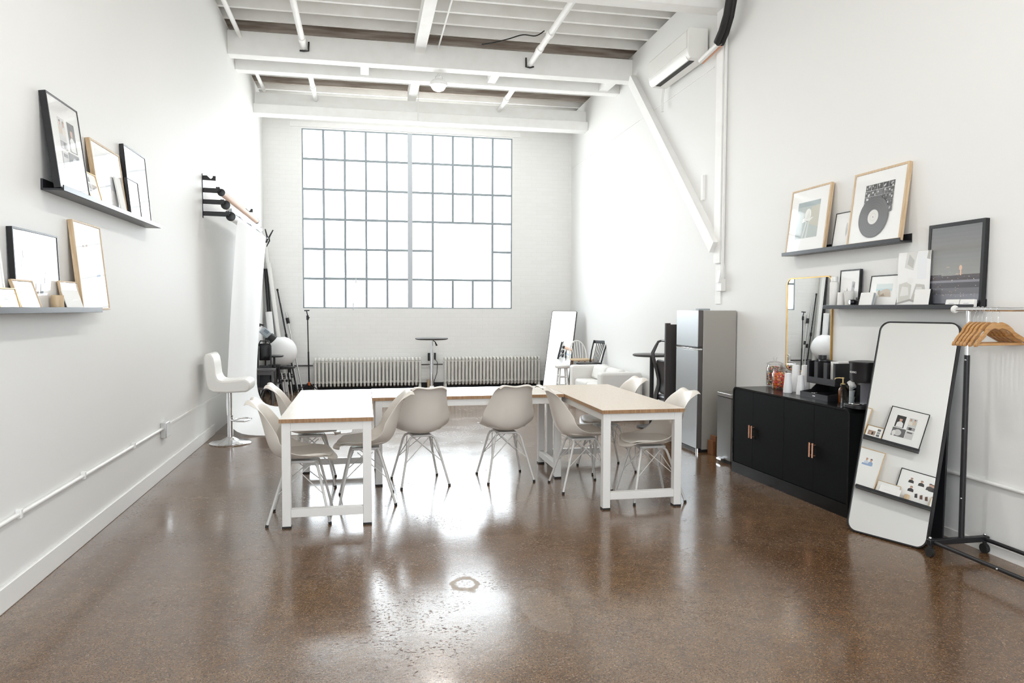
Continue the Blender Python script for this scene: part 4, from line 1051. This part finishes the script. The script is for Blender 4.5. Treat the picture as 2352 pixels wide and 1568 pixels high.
lx, ly = kx - .02 + .107 * math.cos(ph), ky + .107 * math.sin(ph)
text_mesh('KEURIG', .021, CARDW, 'lettering', t, (lx - 3.66, ly - 4.83, .262), (PI / 2, 0, ph + PI / 2), (0, .107))

# ------------------------------------------------------------------ picture ledges
def ledge(x_wall, sgn, y0, y1, zb, depth, label):
    """sgn +1: projects toward +x (left wall), -1: toward -x (right wall)"""
    t = thing('picture_ledge', (x_wall, (y0 + y1) / 2, zb), label, 'shelf')
    X = lambda d: x_wall + sgn * d
    MB().box(*sorted((X(.0), X(.012))), y0, y1, zb, zb + .065).build('back_rail', LEDGE, t, True, bevel=.0015)
    MB().box(*sorted((X(.0122), X(depth - .0072))), y0, y1, zb, zb + .012).build('shelf_board', LEDGE, t, True, smooth=False)
    MB().box(*sorted((X(depth - .007), X(depth))), y0, y1, zb, zb + .032).build('front_lip', LEDGE, t, True, bevel=.0015)
    return t
ledge(XL, 1, 4.65, 6.70, 2.205, .122, 'upper black picture ledge on the left wall')
ledge(XL, 1, 3.15, 5.24, 1.505, .122, 'lower black picture ledge on the left wall')
XRU, XRLO = XR(5.4) - .006, XR(4.7) - .006
ledge(XRU + .003, -1, 4.66, 6.19, 2.03, .112, 'upper black picture ledge on the right wall')
ledge(XRLO + .003, -1, 3.98, 5.53, 1.545, .112, 'lower black picture ledge on the right wall')

def cm(r, g, b, rough=.5): return pmat('ink_%03d%03d%03d' % (r * 255, g * 255, b * 255), (r, g, b), rough, coat=1.0)
def rect(a, b, c, d): return [(a, b), (c, b), (c, d), (a, d)]
def ell(cx, cy, rx, ry, n=18): return [(cx + rx * math.cos(2 * PI * k / n), cy + ry * math.sin(2 * PI * k / n)) for k in range(n)]
K, G1, G2, G3, SKIN = (.02, .02, .022), (.12, .12, .125), (.30, .30, .31), (.55, .55, .55), (.55, .34, .25)
def figure(cx, cy, s, body=K, hair=K, skin=SKIN):
    return [(body, [(cx - .30 * s, cy), (cx + .30 * s, cy), (cx + .26 * s, cy + .38 * s), (cx + .1 * s, cy + .5 * s), (cx - .1 * s, cy + .5 * s), (cx - .26 * s, cy + .38 * s)]),
            (skin, ell(cx, cy + .66 * s, .13 * s, .17 * s, 12)), (hair, [(cx - .15 * s, cy + .66 * s)] + [(cx + .15 * s * math.cos(a), cy + .72 * s + .15 * s * math.sin(a)) for a in (PI, 2.4, 1.57, .75, 0)] + [(cx + .10 * s, cy + .74 * s), (cx - .09 * s, cy + .76 * s)])]
def picture(side, yc, zs, w, h, D, label, fmat, border=.015, depth=.025, art=(), name='framed_picture', cat='picture', base=None, rest=0., wall=None):
    a = math.asin(min(.9, max(.0, (D - depth - rest) / h)))
    xw = wall if wall is not None else (XL if side < 0 else XR(yc) - .004)
    if side < 0: loc, rz = (xw + D + .0015, yc, zs + depth * math.sin(a) + .0005), PI / 2
    else: loc, rz = (xw - D - .0015, yc, zs + depth * math.sin(a) + .0005), -PI / 2
    t = thing(name, loc, label, cat, None, (-a, 0, rz))
    hw = w / 2
    if border > 0:
        MB().ring([(-hw, 0), (hw, 0), (hw, h), (-hw, h)], [(-hw + border, border), (hw - border, border), (hw - border, h - border), (-hw + border, h - border)], 1, 0, depth).build('frame', fmat, t, bevel=.0012)
        MB().box(-hw + border, hw - border, depth * .6, depth * .8, border, h - border).build('backing', BLACK if fmat in (BLACK, LEDGE) else OAK, t, smooth=False)
    iw, ih = w - 2 * border, h - 2 * border; yf = .004 if border > 0 else 0
    m = MB(); mats = [base or PRINTW]
    m.box(-iw / 2 + .0003, iw / 2 - .0003, yf, yf + (.004 if border > 0 else depth), border + .0003, border + ih - .0003)
    for i, (c, poly) in enumerate(art):
        mm = cm(*c)
        if mm not in mats: mats.append(mm)
        m.cur = mats.index(mm); y = yf - .00025 - .00006 * i
        m.add([(-iw / 2 + u * iw, y, border + v * ih) for u, v in poly], [tuple(range(len(poly)))])
    p = m.build('print', mats, t, smooth=False)
    # ink polygons face the viewer
    return t
Z1, Z2 = 2.218, 1.518
art = [((.80, .80, .79), rect(.02, .02, .98, .98)), (K, rect(.55, .46, .80, .80))] + figure(.67, .47, .32, (.75, .75, .75)) + [(G3, rect(.24, .55, .46, .80))] + figure(.30, .62, .18, (.6, .5, .4)) + figure(.41, .60, .2, (.7, .66, .6), (.3, .2, .1)) + \
      [(G2, rect(.24, .45, .46, .54)), (K, rect(.33, .46, .41, .53)), (G1, rect(.46, .20, .82, .44)), (G3, ell(.66, .31, .10, .09)), ((.7, .7, .68), ell(.76, .28, .05, .08)), (G3, rect(.24, .20, .45, .42)), (G1, rect(.28, .36, .42, .40))]
picture(-1, 4.885, Z1, .47, .55, .104, 'black framed photo collage, nearest on the upper left ledge', BLACK, .010, .036, art)
art = [((.78, .78, .77), rect(.1, .1, .9, .9)), ((.60, .62, .64), rect(.3, .3, .7, .75))]
picture(-1, 5.64, Z1, .60, .44, .085, 'pale wood framed print, second large frame on the upper left ledge', OAK, .014, .03, art)
art = [(c, rect(u, v, u + .2, v + .2)) for c, u, v in ((G1, .14, .15), (G2, .14, .40), (G1, .14, .66))] + [((.34, .24, .18), rect(.42, .18, .88, .6)), (K, ell(.6, .36, .06, .14)), (SKIN, ell(.72, .36, .08, .1))]
picture(-1, 5.225, Z1, .215, .19, .110, 'small gold framed photo grid between the two nearest frames, upper left ledge', GOLD, .008, .014, art, rest=.05)
picture(-1, 5.76, Z1, .12, .25, .113, 'pale blank card in front of the wood framed print, upper left ledge', None, 0, .010, [], 'display_card', 'card', CARDW, rest=.056)
picture(-1, 6.32, Z1, .56, .55, .075, 'large black framed print, farthest on the upper left ledge', BLACK, .010, .03, [((.78, .78, .78), rect(.08, .08, .92, .92))])
picture(-1, 6.08, Z1, .27, .285, .106, 'small black framed print overlapping the farthest large frame, upper left ledge', BLACK, .008, .022, [((.80, .80, .80), rect(.1, .1, .9, .9))], rest=.056)
# lower left ledge
picture(-1, 3.76, Z2, .58, .52, .075, 'white framed print at the left picture edge, lower left ledge', TRIM, .014, .025, [((.78, .78, .77), rect(.06, .06, .94, .94))])
picture(-1, 4.01, Z2, .215, .115, .108, 'small gold framed card, nearest on the lower left ledge', GOLD, .007, .012, [(G3, rect(.35, .45, .7, .5)), (G3, rect(.3, .35, .6, .39))], rest=.068)
art = []
for i, (u, v, s) in enumerate(((.74, .62, .20), (.52, .60, .22), (.27, .52, .28), (.70, .34, .22))): art += figure(u, v, s, K, (.2, .1, .05))
art += figure(.33, .54, .27, (.05, .04, .04)) + figure(.21, .53, .25, K)
for u in (.55, .44, .33, .17): art += [((.12, .05, .03) if u < .45 else K, [(u - .03, .20), (u + .03, .19), (u + .045, .31), (u - .005, .34)])]
picture(-1, 4.505, Z2, .57, .435, .045, 'black framed print of small dark figures, lower left ledge', BLACK, .010, .028, art)
picture(-1, 4.245, Z2, .245, .165, .108, 'small wood framed card before the black frame, lower left ledge', OAK, .009, .016, [(G3, rect(.3, .5, .75, .53)), (G3, rect(.3, .4, .65, .43))], rest=.042)
BL = (.30, .42, .62)
art = figure(.40, .60, .20, (.60, .66, .75), (.35, .2, .1)) + figure(.28, .58, .22, BL, (.06, .03, .02)) + figure(.74, .30, .26, BL, (.05, .03, .02)) + [(BL, rect(.24, .57, .5, .62))]
picture(-1, 5.26, Z2, .49, .565, .085, 'pale wood framed portraits, farthest on the lower left ledge', OAK, .012, .03, art)
picture(-1, 4.865, Z2, .28, .175, .085, 'small wood framed card left of the farthest frame, lower left ledge', OAK, .008, .014, [(G3, rect(.3, .5, .7, .55))], rest=.042)
picture(-1, 4.835, Z2, .25, .125, .108, 'white note card leaning before a small wood frame, lower left ledge', None, 0, .004, [(G3, rect(.5, .5, .75, .52))], 'display_card', 'card', CARDW, rest=.067)
single('round_wood_box', MB().lathe([(.0001, 0), (.032, 0), (.033, .003), (.033, .085), (.030, .088), (.0001, .088)], (XL + .081, 4.63, Z2), 24), OAK, 'small round wooden box between frames on the lower left ledge', 'box')
# upper right ledge
Z3, Z4 = 2.0435, 1.5585
art = [((.36, .42, .42), rect(.2, .2, .8, .8)), ((.40, .45, .43), rect(.32, .2, .8, .72)), ((.50, .49, .40), [(.5, .44), (.80, .36), (.80, .72), (.58, .70)]), ((.28, .35, .36), rect(.2, .72, .8, .80)),
       ((.62, .66, .64), [(.38, .2), (.42, .2), (.49, .46), (.46, .47)]), ((.56, .61, .60), [(.47, .2), (.52, .2), (.55, .45), (.52, .46)]),
       ((.80, .80, .76), ell(.50, .58, .085, .10)), ((.70, .71, .66), [(.44, .52), (.50, .50), (.56, .53), (.53, .66), (.50, .60)]), ((.76, .77, .74), [(.36, .46), (.46, .47), (.44, .54), (.37, .52)]), ((.74, .76, .73), [(.54, .46), (.66, .53), (.60, .53), (.53, .50)])]
picture(1, 5.865, Z3, .575, .575, .098, 'oak framed print of a pale rose, upper right ledge', OAK, .016, .03, art, wall=XRU)
picture(1, 5.375, Z3, .30, .30, .060, 'thin black framed white print between the two oak frames', BLACK, .007, .016, [((.62, .62, .62), ell(.55, .5, .05, .2)), ((.5, .5, .5), ell(.56, .45, .025, .1))], wall=XRU)
art = []; rnd = random.Random(5)
cols, rws = 5, 5
for r in range(rws):
    for c in range(cols):
        u0 = .24 + .115 * c; v0 = .83 - .088 * (r + 1); g = rnd.choice((.02, .04, .07, .12))
        art.append(((g, g, g), rect(u0, v0, u0 + .108, v0 + .082)))
        for q in range(3):
            g = rnd.choice((.35, .5, .65, .2)); art.append(((g, g, g), ell(u0 + rnd.uniform(.02, .085), v0 + rnd.uniform(.012, .06), rnd.uniform(.008, .02), rnd.uniform(.01, .02), 8)))
art.append(((.7, .7, .7), rect(.24, .75 - .088 * 5 + .06, .26, .75 - .088 * 5 + .07)))
for i, rr in enumerate((.295, .288, .270, .252, .234, .216, .198, .180, .162, .144, .126)): 
    g = .085 if i % 2 else .10
    art.append(((g, g, g * 1.02), ell(.47, .345, rr, rr, 64)))
art += [((.72, .71, .68), ell(.47, .345, .105, .105, 40)), ((.55, .55, .54), ell(.47, .345, .055, .055, 30)), ((.72, .71, .68), ell(.47, .345, .05, .05, 30)), (K, ell(.47, .345, .008, .008, 12))]
picture(1, 4.975, Z3, .60, .575, .098, 'oak framed vinyl record above a grid of album photos', OAK, .018, .03, art, wall=XRU)
# lower right ledge
g = lambda a, b, c: (a, b, c)
art = [(g(.16 + .012 * i, .165 + .012 * i, .172 + .010 * i), rect(0, .96 - .055 * (i + 1), 1, .96 - .055 * i + .001)) for i in range(11)]
art.insert(0, (g(.15, .155, .165), rect(0, .9, 1, 1)))
art += [(g(.055, .04, .048), rect(0, .30, 1, .36)), (g(.22, .22, .25), rect(0, .27, 1, .30)), (g(.05, .048, .06), rect(0, .20, 1, .27)), (g(.13, .13, .15), rect(0, .12, 1, .20)), (g(.19, .195, .23), rect(0, 0, 1, .12)), (g(.07, .06, .07), rect(0, .34, .25, .375)), (g(.07, .055, .06), rect(.6, .33, 1, .37))]
art += [(g(.75, .5, .36), ell(.63, .455, .03, .035, 12)), (g(.75, .5, .36), [(.62, .36), (.65, .36), (.645, .43), (.625, .43)]), (g(.75, .5, .36), rect(.35, .468, .41, .474)), (g(.6, .42, .36), rect(.53, .375, .66, .38))]
for i in range(60):
    v = rnd.choice((rnd.uniform(.29, .41), rnd.uniform(.10, .27), rnd.uniform(.09, .13))); s = rnd.uniform(.0025, .006)
    c = rnd.choice((g(.85, .45, .2), g(.9, .7, .5), g(.8, .6, .55), g(.85, .8, .78)))
    art.append((c, ell(rnd.uniform(.03, .97), v, s, s, 6)))
picture(1, 4.215, Z4, .475, .565, .050, 'large black framed night skyline photograph on the lower right ledge', BLACK, .024, .034, art, wall=XRLO)
art = [((.66, .66, .63), [(.22, .72), (.50, .66), (.62, 1), (.28, 1)]), ((.48, .47, .44), [(.3, .78), (.48, .70), (.52, .84), (.36, .96)]), ((.80, .82, .84), rect(.62, .5, .9, .98)), ((.42, .41, .38), [(.9, .86), (1, .84), (1, 1), (.93, 1)]),
       ((.60, .59, .54), [(.04, .08), (.42, .14), (.46, .40), (.3, .46), (.06, .42)]), ((.52, .50, .46), [(.46, .14), (.70, .05), (.96, .1), (.86, .40), (.60, .42)]), ((.35, .33, .30), [(.0, .05), (.42, .11), (.9, .03), (.9, .06), (.42, .15), (.0, .08)]),
       ((.76, .75, .72), [(.10, .2), (.38, .22), (.36, .36), (.16, .38)]), ((.82, .81, .79), ell(.42, .48, .10, .06)), ((.70, .69, .66), [(.55, .24), (.85, .2), (.78, .36), (.62, .36)])]
picture(1, 4.565, Z4, .31, .395, .062, 'unframed pale photo print beside the skyline photograph', None, 0, .006, art, 'art_print', 'print', rest=.045, wall=XRLO)
art = [((.45, .62, .66), rect(.22, .50, .80, .58)), ((.62, .70, .70), rect(.22, .58, .80, .74)), ((.75, .74, .70), rect(.22, .3, .80, .50)), ((.50, .42, .33), [(.36, .32), (.78, .3), (.74, .52), (.62, .58), (.46, .54), (.34, .46)]), ((.33, .27, .2), [(.4, .34), (.56, .33), (.5, .44)]), ((.36, .3, .23), ell(.34, .46, .05, .08))]
picture(1, 4.90, Z4, .32, .245, .050, 'thin black framed beach photograph on the lower right ledge', BLACK, .007, .014, art, wall=XRLO)
art = [((.05, .05, .05), ell(.38, .42, .02, .08, 10)), ((.6, .4, .3), ell(.38, .51, .014, .018, 10)), ((.42, .42, .44), [(.60, .36), (.76, .34), (.80, .68), (.64, .7)]), ((.2, .2, .22), [(.66, .55), (.78, .5), (.76, .66)])]
picture(1, 5.30, Z4, .25, .305, .040, 'small black framed print behind the white cups', BLACK, .010, .026, art, wall=XRLO)
# small things on the lower right ledge
xs = XRLO - .075
t = thing('tent_sign', (xs, 4.435, Z4), 'small white card on black tent stand before the pale photo print', 'sign')
a = .24
m = MB().hexa([(xs - .030, 4.365, Z4 + .001), (xs - .027, 4.365, Z4 + .001), (xs - .027, 4.505, Z4 + .001), (xs - .030, 4.505, Z4 + .001)], [(xs - .012, 4.365, Z4 + .125), (xs - .009, 4.365, Z4 + .125), (xs - .009, 4.505, Z4 + .125), (xs - .012, 4.505, Z4 + .125)])
m.build('card', CARDW, t, True, smooth=False)
MB().prism([(xs - .0265, Z4), (xs + .010, Z4), (xs + .004, Z4 + .124), (xs - .0085, Z4 + .124)], 1, 4.363, 4.507).build('stand', BLACK, t, True, smooth=False)
t = thing('white_book', (xs, 5.02, Z4), 'small thick white book leaning beside the camera on the lower right ledge', 'book')
m = MB().hexa([(xs - .029, 4.945, Z4 + .008), (xs - .005, 4.945, Z4 + .001), (xs - .005, 5.09, Z4 + .001), (xs - .029, 5.09, Z4 + .008)], [(xs - .005, 4.945, Z4 + .115), (xs + .019, 4.945, Z4 + .108), (xs + .019, 5.09, Z4 + .108), (xs - .005, 5.09, Z4 + .115)])
m.build('cover', CARDW, t, True, bevel=.002)
m = MB().hexa([(xs - .024, 4.9435, Z4 + .009), (xs - .010, 4.9435, Z4 + .005), (xs - .010, 4.9445, Z4 + .005), (xs - .024, 4.9445, Z4 + .009)], [(xs + .000, 4.9435, Z4 + .112), (xs + .014, 4.9435, Z4 + .108), (xs + .014, 4.9445, Z4 + .108), (xs + .000, 4.9445, Z4 + .112)])
m.build('page_edge', GREYP, t, True, smooth=False)
t = thing('camera', (xs, 5.135, Z4), 'small black camera on the lower right ledge beside the white cups', 'camera')
MB().box(xs - .02, xs + .025, 5.095, 5.185, Z4, Z4 + .062).build('camera_body', BLACK, t, True, bevel=.006)
MB().box(xs - .008, xs + .014, 5.115, 5.15, Z4 + .0625, Z4 + .08).build('viewfinder', BLACK, t, True, bevel=.004)
l_ = MB().cyl((xs - .021, 5.155, Z4 + .041), (xs - .045, 5.165, Z4 + .041), .020, 20).build('lens_barrel', BLACK, t, True)
h = MB().lathe([(.0145, 0), (.0175, 0), (.0175, .002), (.0145, .002)], (0, 0, 0), 24)
h.v = [(xs - .0455 - vz, 5.1655 + vx, Z4 + .041 + vy) for vx, vy, vz in h.v]
h.build('lens_ring', CHROME, l_, True)
cupprof = [(.0001, 0), (.025, 0), (.027, .004), (.040, .128), (.041, .131), (.038, .131), (.025, .012), (.0001, .01)]
single('white_cup', MB().lathe(cupprof, (xs - .002, 5.24, Z4 + .0003), 28), CARDW, 'tapered white cup in front of the small black frame', 'cup')
single('white_cup', MB().lathe([(.0001, 0), (.029, 0), (.030, .004), (.025, .118), (.023, .122), (.0001, .122)], (xs + .002, 5.345, Z4 + .0003), 28), CARDW, 'upturned white cup left of the tapered white cup', 'cup')
t = thing('white_bottle', (xs + .03, 5.475, Z4), 'tall white bottle at far end of the lower right ledge', 'bottle')
MB().lathe([(.0001, 0), (.033, 0), (.035, .004), (.035, .20), (.030, .212), (.0001, .214)], (xs + .03, 5.475, Z4 + .0003), 24).build('bottle', CARDW, t, True)
MB().lathe([(.026, .214), (.027, .25), (.024, .256), (.0001, .257)], (xs + .03, 5.475, Z4 + .0003), 24).build('cap', TRIM, t, True)
for i, (y0, y1, lb) in enumerate(((4.115, 4.225, 'white card holder with rounded top, left one before the skyline photograph'), (3.995, 4.105, 'white card holder, right one before the skyline photograph'))):
    t = thing('card_holder', (xs, (y0 + y1) / 2, Z4), lb, 'card holder')
    m = MB().hexa([(xs - .024, y0, Z4 + .002), (xs + .012, y0, Z4), (xs + .012, y1, Z4), (xs - .024, y1, Z4 + .002)], [(xs - .012, y0, Z4 + .052), (xs + .013, y0, Z4 + .05), (xs + .013, y1, Z4 + .05), (xs - .012, y1, Z4 + .052)])
    m.build('card_stack', CARDW, t, True, bevel=.004)
    m = MB(); q = (y0 + y1) / 2
    for a in ((q - .02, q + .005), (q - .005, q + .022)):
        m.hexa([(xs - .0195, a[0], Z4 + .024), (xs - .0185, a[0], Z4 + .024), (xs - .0185, a[1], Z4 + .024), (xs - .0195, a[1], Z4 + .024)], [(xs - .0188, a[0], Z4 + .027), (xs - .0178, a[0], Z4 + .027), (xs - .0178, a[1], Z4 + .027), (xs - .0188, a[1], Z4 + .027)])
    m.build('printed_line', GREYP, t, True, smooth=False)

# ------------------------------------------------------------------ clothes rack and hangers
rk = thing('clothes_rack', (3.66, 3.1, 0), 'rolling clothes rack with chrome rail and black base', 'clothes rack')
ry0, ry1 = 2.45, 3.905
MB().cyl((3.68, ry0 - .12, 1.545), (3.68, 4.0, 1.545), .013, 16).build('hanging_rail', CHROME, rk, True)
k = MB().lathe([(.0001, 0), (.022, .002), (.026, .012), (.022, .022), (.0001, .024)], (0, 0, 0), 20)
k.v = [(3.68 + vx, 4.001 + vz, 1.545 + vy) for vx, vy, vz in k.v]; k.build('rail_end', ACM, rk, True)
for yy in (ry1, ry0):
    MB().cyl((3.68, yy, 1.24), (3.68, yy, 1.535), .0125, 16).build('upper_post', CHROME, rk, True)
    p = MB().cyl((3.68, yy, .10), (3.68, yy, 1.26), .017, 16).build('lower_post', BLACK, rk, True)
    for z in (.36, .80, 1.23): MB().sphere((3.664, yy - .008, z), .006, 8, 6).build('button', CHROME, p, True)
    MB().box(3.44, 3.875, yy - .018, yy + .018, .075, .11).build('base_bar', BLACK, rk, True, bevel=.004)
    for xx in (3.455, 3.855):
        c = MB().cyl((xx - .012, yy, .03), (xx + .012, yy, .03), .03, 18); c.cyl((xx, yy, .045), (xx, yy, .075), .012, 10)
        c = c.build('caster', RUBBER, rk, True)
        MB().sphere((xx, yy, .118), .009, 10, 8).build('cap_nut', CHROME, c, True)
for xx in (3.475, 3.845):
    m = MB().cyl((xx, ry0 + .018, .092), (xx, ry1 - .018, .092), .0125, 14).build('base_rod', BLACK, rk, True)
    MB().sphere((xx - .012, 3.42, .094), .006, 8, 6).build('button', CHROME, m, True)
def hanger():
    t = thing('clothes_hanger', (3.68, 3.7, 1.545), 'x', 'hanger', 'wooden hangers on the clothes rail')
    N = 33; rows = [[], [], [], []]
    for i in range(N):
        u = -1 + 2 * i / (N - 1); a = abs(u); x = .222 * u
        zt = -.075 - .006 * math.cos(a * PI * 2) * (a < .5) - .125 * (max(0, a - .10) / .9) ** 1.0 + .012 * math.sin(PI * min(1, a / .5)) * (a < .5)
        if .84 < a < .90: zt -= .006
        hh = .040 - .016 * a; th = .006 + .004 * a; y = -.045 * a ** 2
        if a > .95: hh *= .7
        for r, (dy, dz) in enumerate(((-th, 0), (th, 0), (th, -hh), (-th, -hh))): rows[r].append((x, y + dy, zt + dz))
    m = MB(); cols = [[rows[r][i] for r in range(4)] for i in range(N)]
    m.grid(cols, True); n = len(m.v); m.f += [(0, 1, 2, 3), (n - 4, n - 3, n - 2, n - 1)]; m.mi += [0, 0]
    m.build('shoulder_bar', MAPLE, t, bevel=.003)
    MB().cyl((-.195, -.034, -.205), (.195, -.034, -.205), .0065, 10).build('trouser_bar', MAPLE, t)
    R = .018; pts = [(0, 0, -.078), (0, 0, -.045), (.006, 0, -.034)] + [(R * math.cos(a), 0, R * math.sin(a)) for a in (-.9, -.3, .3, .9, 1.57, 2.2, 2.9, 3.5)]
    MB().tube(pts, .0016, 6).build('hook', CHROME, t)
    return t
hg = hanger()
HG = [(3.685, 5, 'nearest wooden hanger on the clothes rail'), (3.735, 7, 'second nearest wooden hanger on the clothes rail'), (3.768, 6, 'third nearest wooden hanger on the clothes rail'),
      (3.80, 7.5, 'fourth nearest wooden hanger on the clothes rail'), (3.83, 8, 'fifth nearest wooden hanger on the clothes rail'), (3.86, 8, 'wooden hanger farthest along the clothes rail, next to the post')]
for i, (y, r, lb) in enumerate(HG):
    o = hg if i == 0 else copy_tree(hg)
    o.location = (3.68, y, 1.5435); o.rotation_euler = (0, 0, math.radians(r)); o['label'] = lb

# ------------------------------------------------------------------ light, sky, camera
w = bpy.data.worlds.new('World'); sc.world = w; w.use_nodes = True
bg = w.node_tree.nodes['Background']; bg.inputs['Color'].default_value = (.90, .96, 1.0, 1); bg.inputs['Strength'].default_value = 5.0
WN = w.node_tree.nodes.new; WL = w.node_tree.links.new
tc = WN('ShaderNodeTexCoord'); sp_ = WN('ShaderNodeSeparateXYZ'); WL(tc.outputs['Generated'], sp_.inputs[0])
def wramp(sock, p0, c0, p1, c1):
    m_ = WN('ShaderNodeMath'); m_.operation = 'MULTIPLY_ADD'; m_.inputs[1].default_value = .5; m_.inputs[2].default_value = .5
    r_ = WN('ShaderNodeValToRGB'); e = r_.color_ramp.elements
    e[0].position = p0; e[0].color = (*c0, 1); e[1].position = p1; e[1].color = (*c1, 1)
    WL(sock, m_.inputs[0]); WL(m_.outputs[0], r_.inputs['Fac']); return r_.outputs['Color']
sky = wramp(sp_.outputs[1], .3, (.82, .88, .95), .75, (1.56, 1.67, 1.74))      # hazy sky, brighter on the side of the big window
gm = WN('ShaderNodeMix'); gm.data_type = 'RGBA'; WL(wramp(sp_.outputs[2], .44, (0, 0, 0), .51, (1, 1, 1)), gm.inputs[0])
gm.inputs[6].default_value = (1.62, 1.62, 1.58, 1); WL(sky, gm.inputs[7])      # ground half brightened to throw more light on the ceiling
WL(gm.outputs[2], bg.inputs['Color'])
def portal(x0, x1, z0, z1, y, sgn):
    ld = bpy.data.lights.new('window_portal', 'AREA'); ld.shape = 'RECTANGLE'; ld.size = x1 - x0; ld.size_y = z1 - z0
    ld.cycles.is_portal = True
    o = bpy.data.objects.new('window_portal', ld); COL.objects.link(o)
    o.location = ((x0 + x1) / 2, y, (z0 + z1) / 2); o.rotation_euler = (-PI / 2 if sgn < 0 else PI / 2, 0, 0)
portal(WX0, WX1, WZ0, WZ1, YB + .2, -1)
portal(FX0, FX1, FZ0, FZ1, YF - .2, 1)
ld = bpy.data.lights.new('window_portal', 'AREA'); ld.shape = 'RECTANGLE'; ld.size = SZ1 - SZ0; ld.size_y = SY1 - SY0; ld.cycles.is_portal = True
o = bpy.data.objects.new('window_portal', ld); COL.objects.link(o); o.location = (4.15, (SY0 + SY1) / 2, (SZ0 + SZ1) / 2); o.rotation_euler = (0, PI / 2, 0)

F, YAW, PIT, ROL = 1681.36, 0.19876888, 0.04514872, 0.0037389
cy, sy = math.cos(YAW), math.sin(YAW); cp, sp = math.cos(PIT), math.sin(PIT); cr, sr = math.cos(ROL), math.sin(ROL)
B = Matrix(((1, 0, 0), (0, 0, -1), (0, 1, 0))); Y_ = Matrix(((cy, -sy, 0), (sy, cy, 0), (0, 0, 1)))
P_ = Matrix(((1, 0, 0), (0, cp, -sp), (0, sp, cp))); Q_ = Matrix(((cr, -sr, 0), (sr, cr, 0), (0, 0, 1)))
M = Q_ @ P_ @ B @ Y_
cam = bpy.data.cameras.new('camera_view'); cam.sensor_width = 36; cam.lens = F / 2352 * 36; cam.clip_start = .05
co = bpy.data.objects.new('camera_view', cam); COL.objects.link(co)
co.matrix_world = Matrix.Translation((0, 0, 1.54)) @ Matrix((M[0], -M[1], -M[2])).transposed().to_4x4()
sc.camera = co

for o in list(bpy.data.objects):
    if '_loc' in o: del o['_loc']
sc.view_settings.view_transform = 'Standard'; sc.view_settings.look = 'None'
sc.view_settings.gamma = 1; sc.view_settings.use_curve_mapping = False
sc.view_settings.exposure = 0.16
sc.cycles.use_denoising = True; sc.cycles.filter_width = 1.1
sc.cycles.max_bounces = 10; sc.cycles.diffuse_bounces = 6; sc.cycles.glossy_bounces = 4; sc.cycles.transparent_max_bounces = 12
sc.cycles.sample_clamp_indirect = 8; sc.cycles.caustics_reflective = True; sc.cycles.caustics_refractive = False
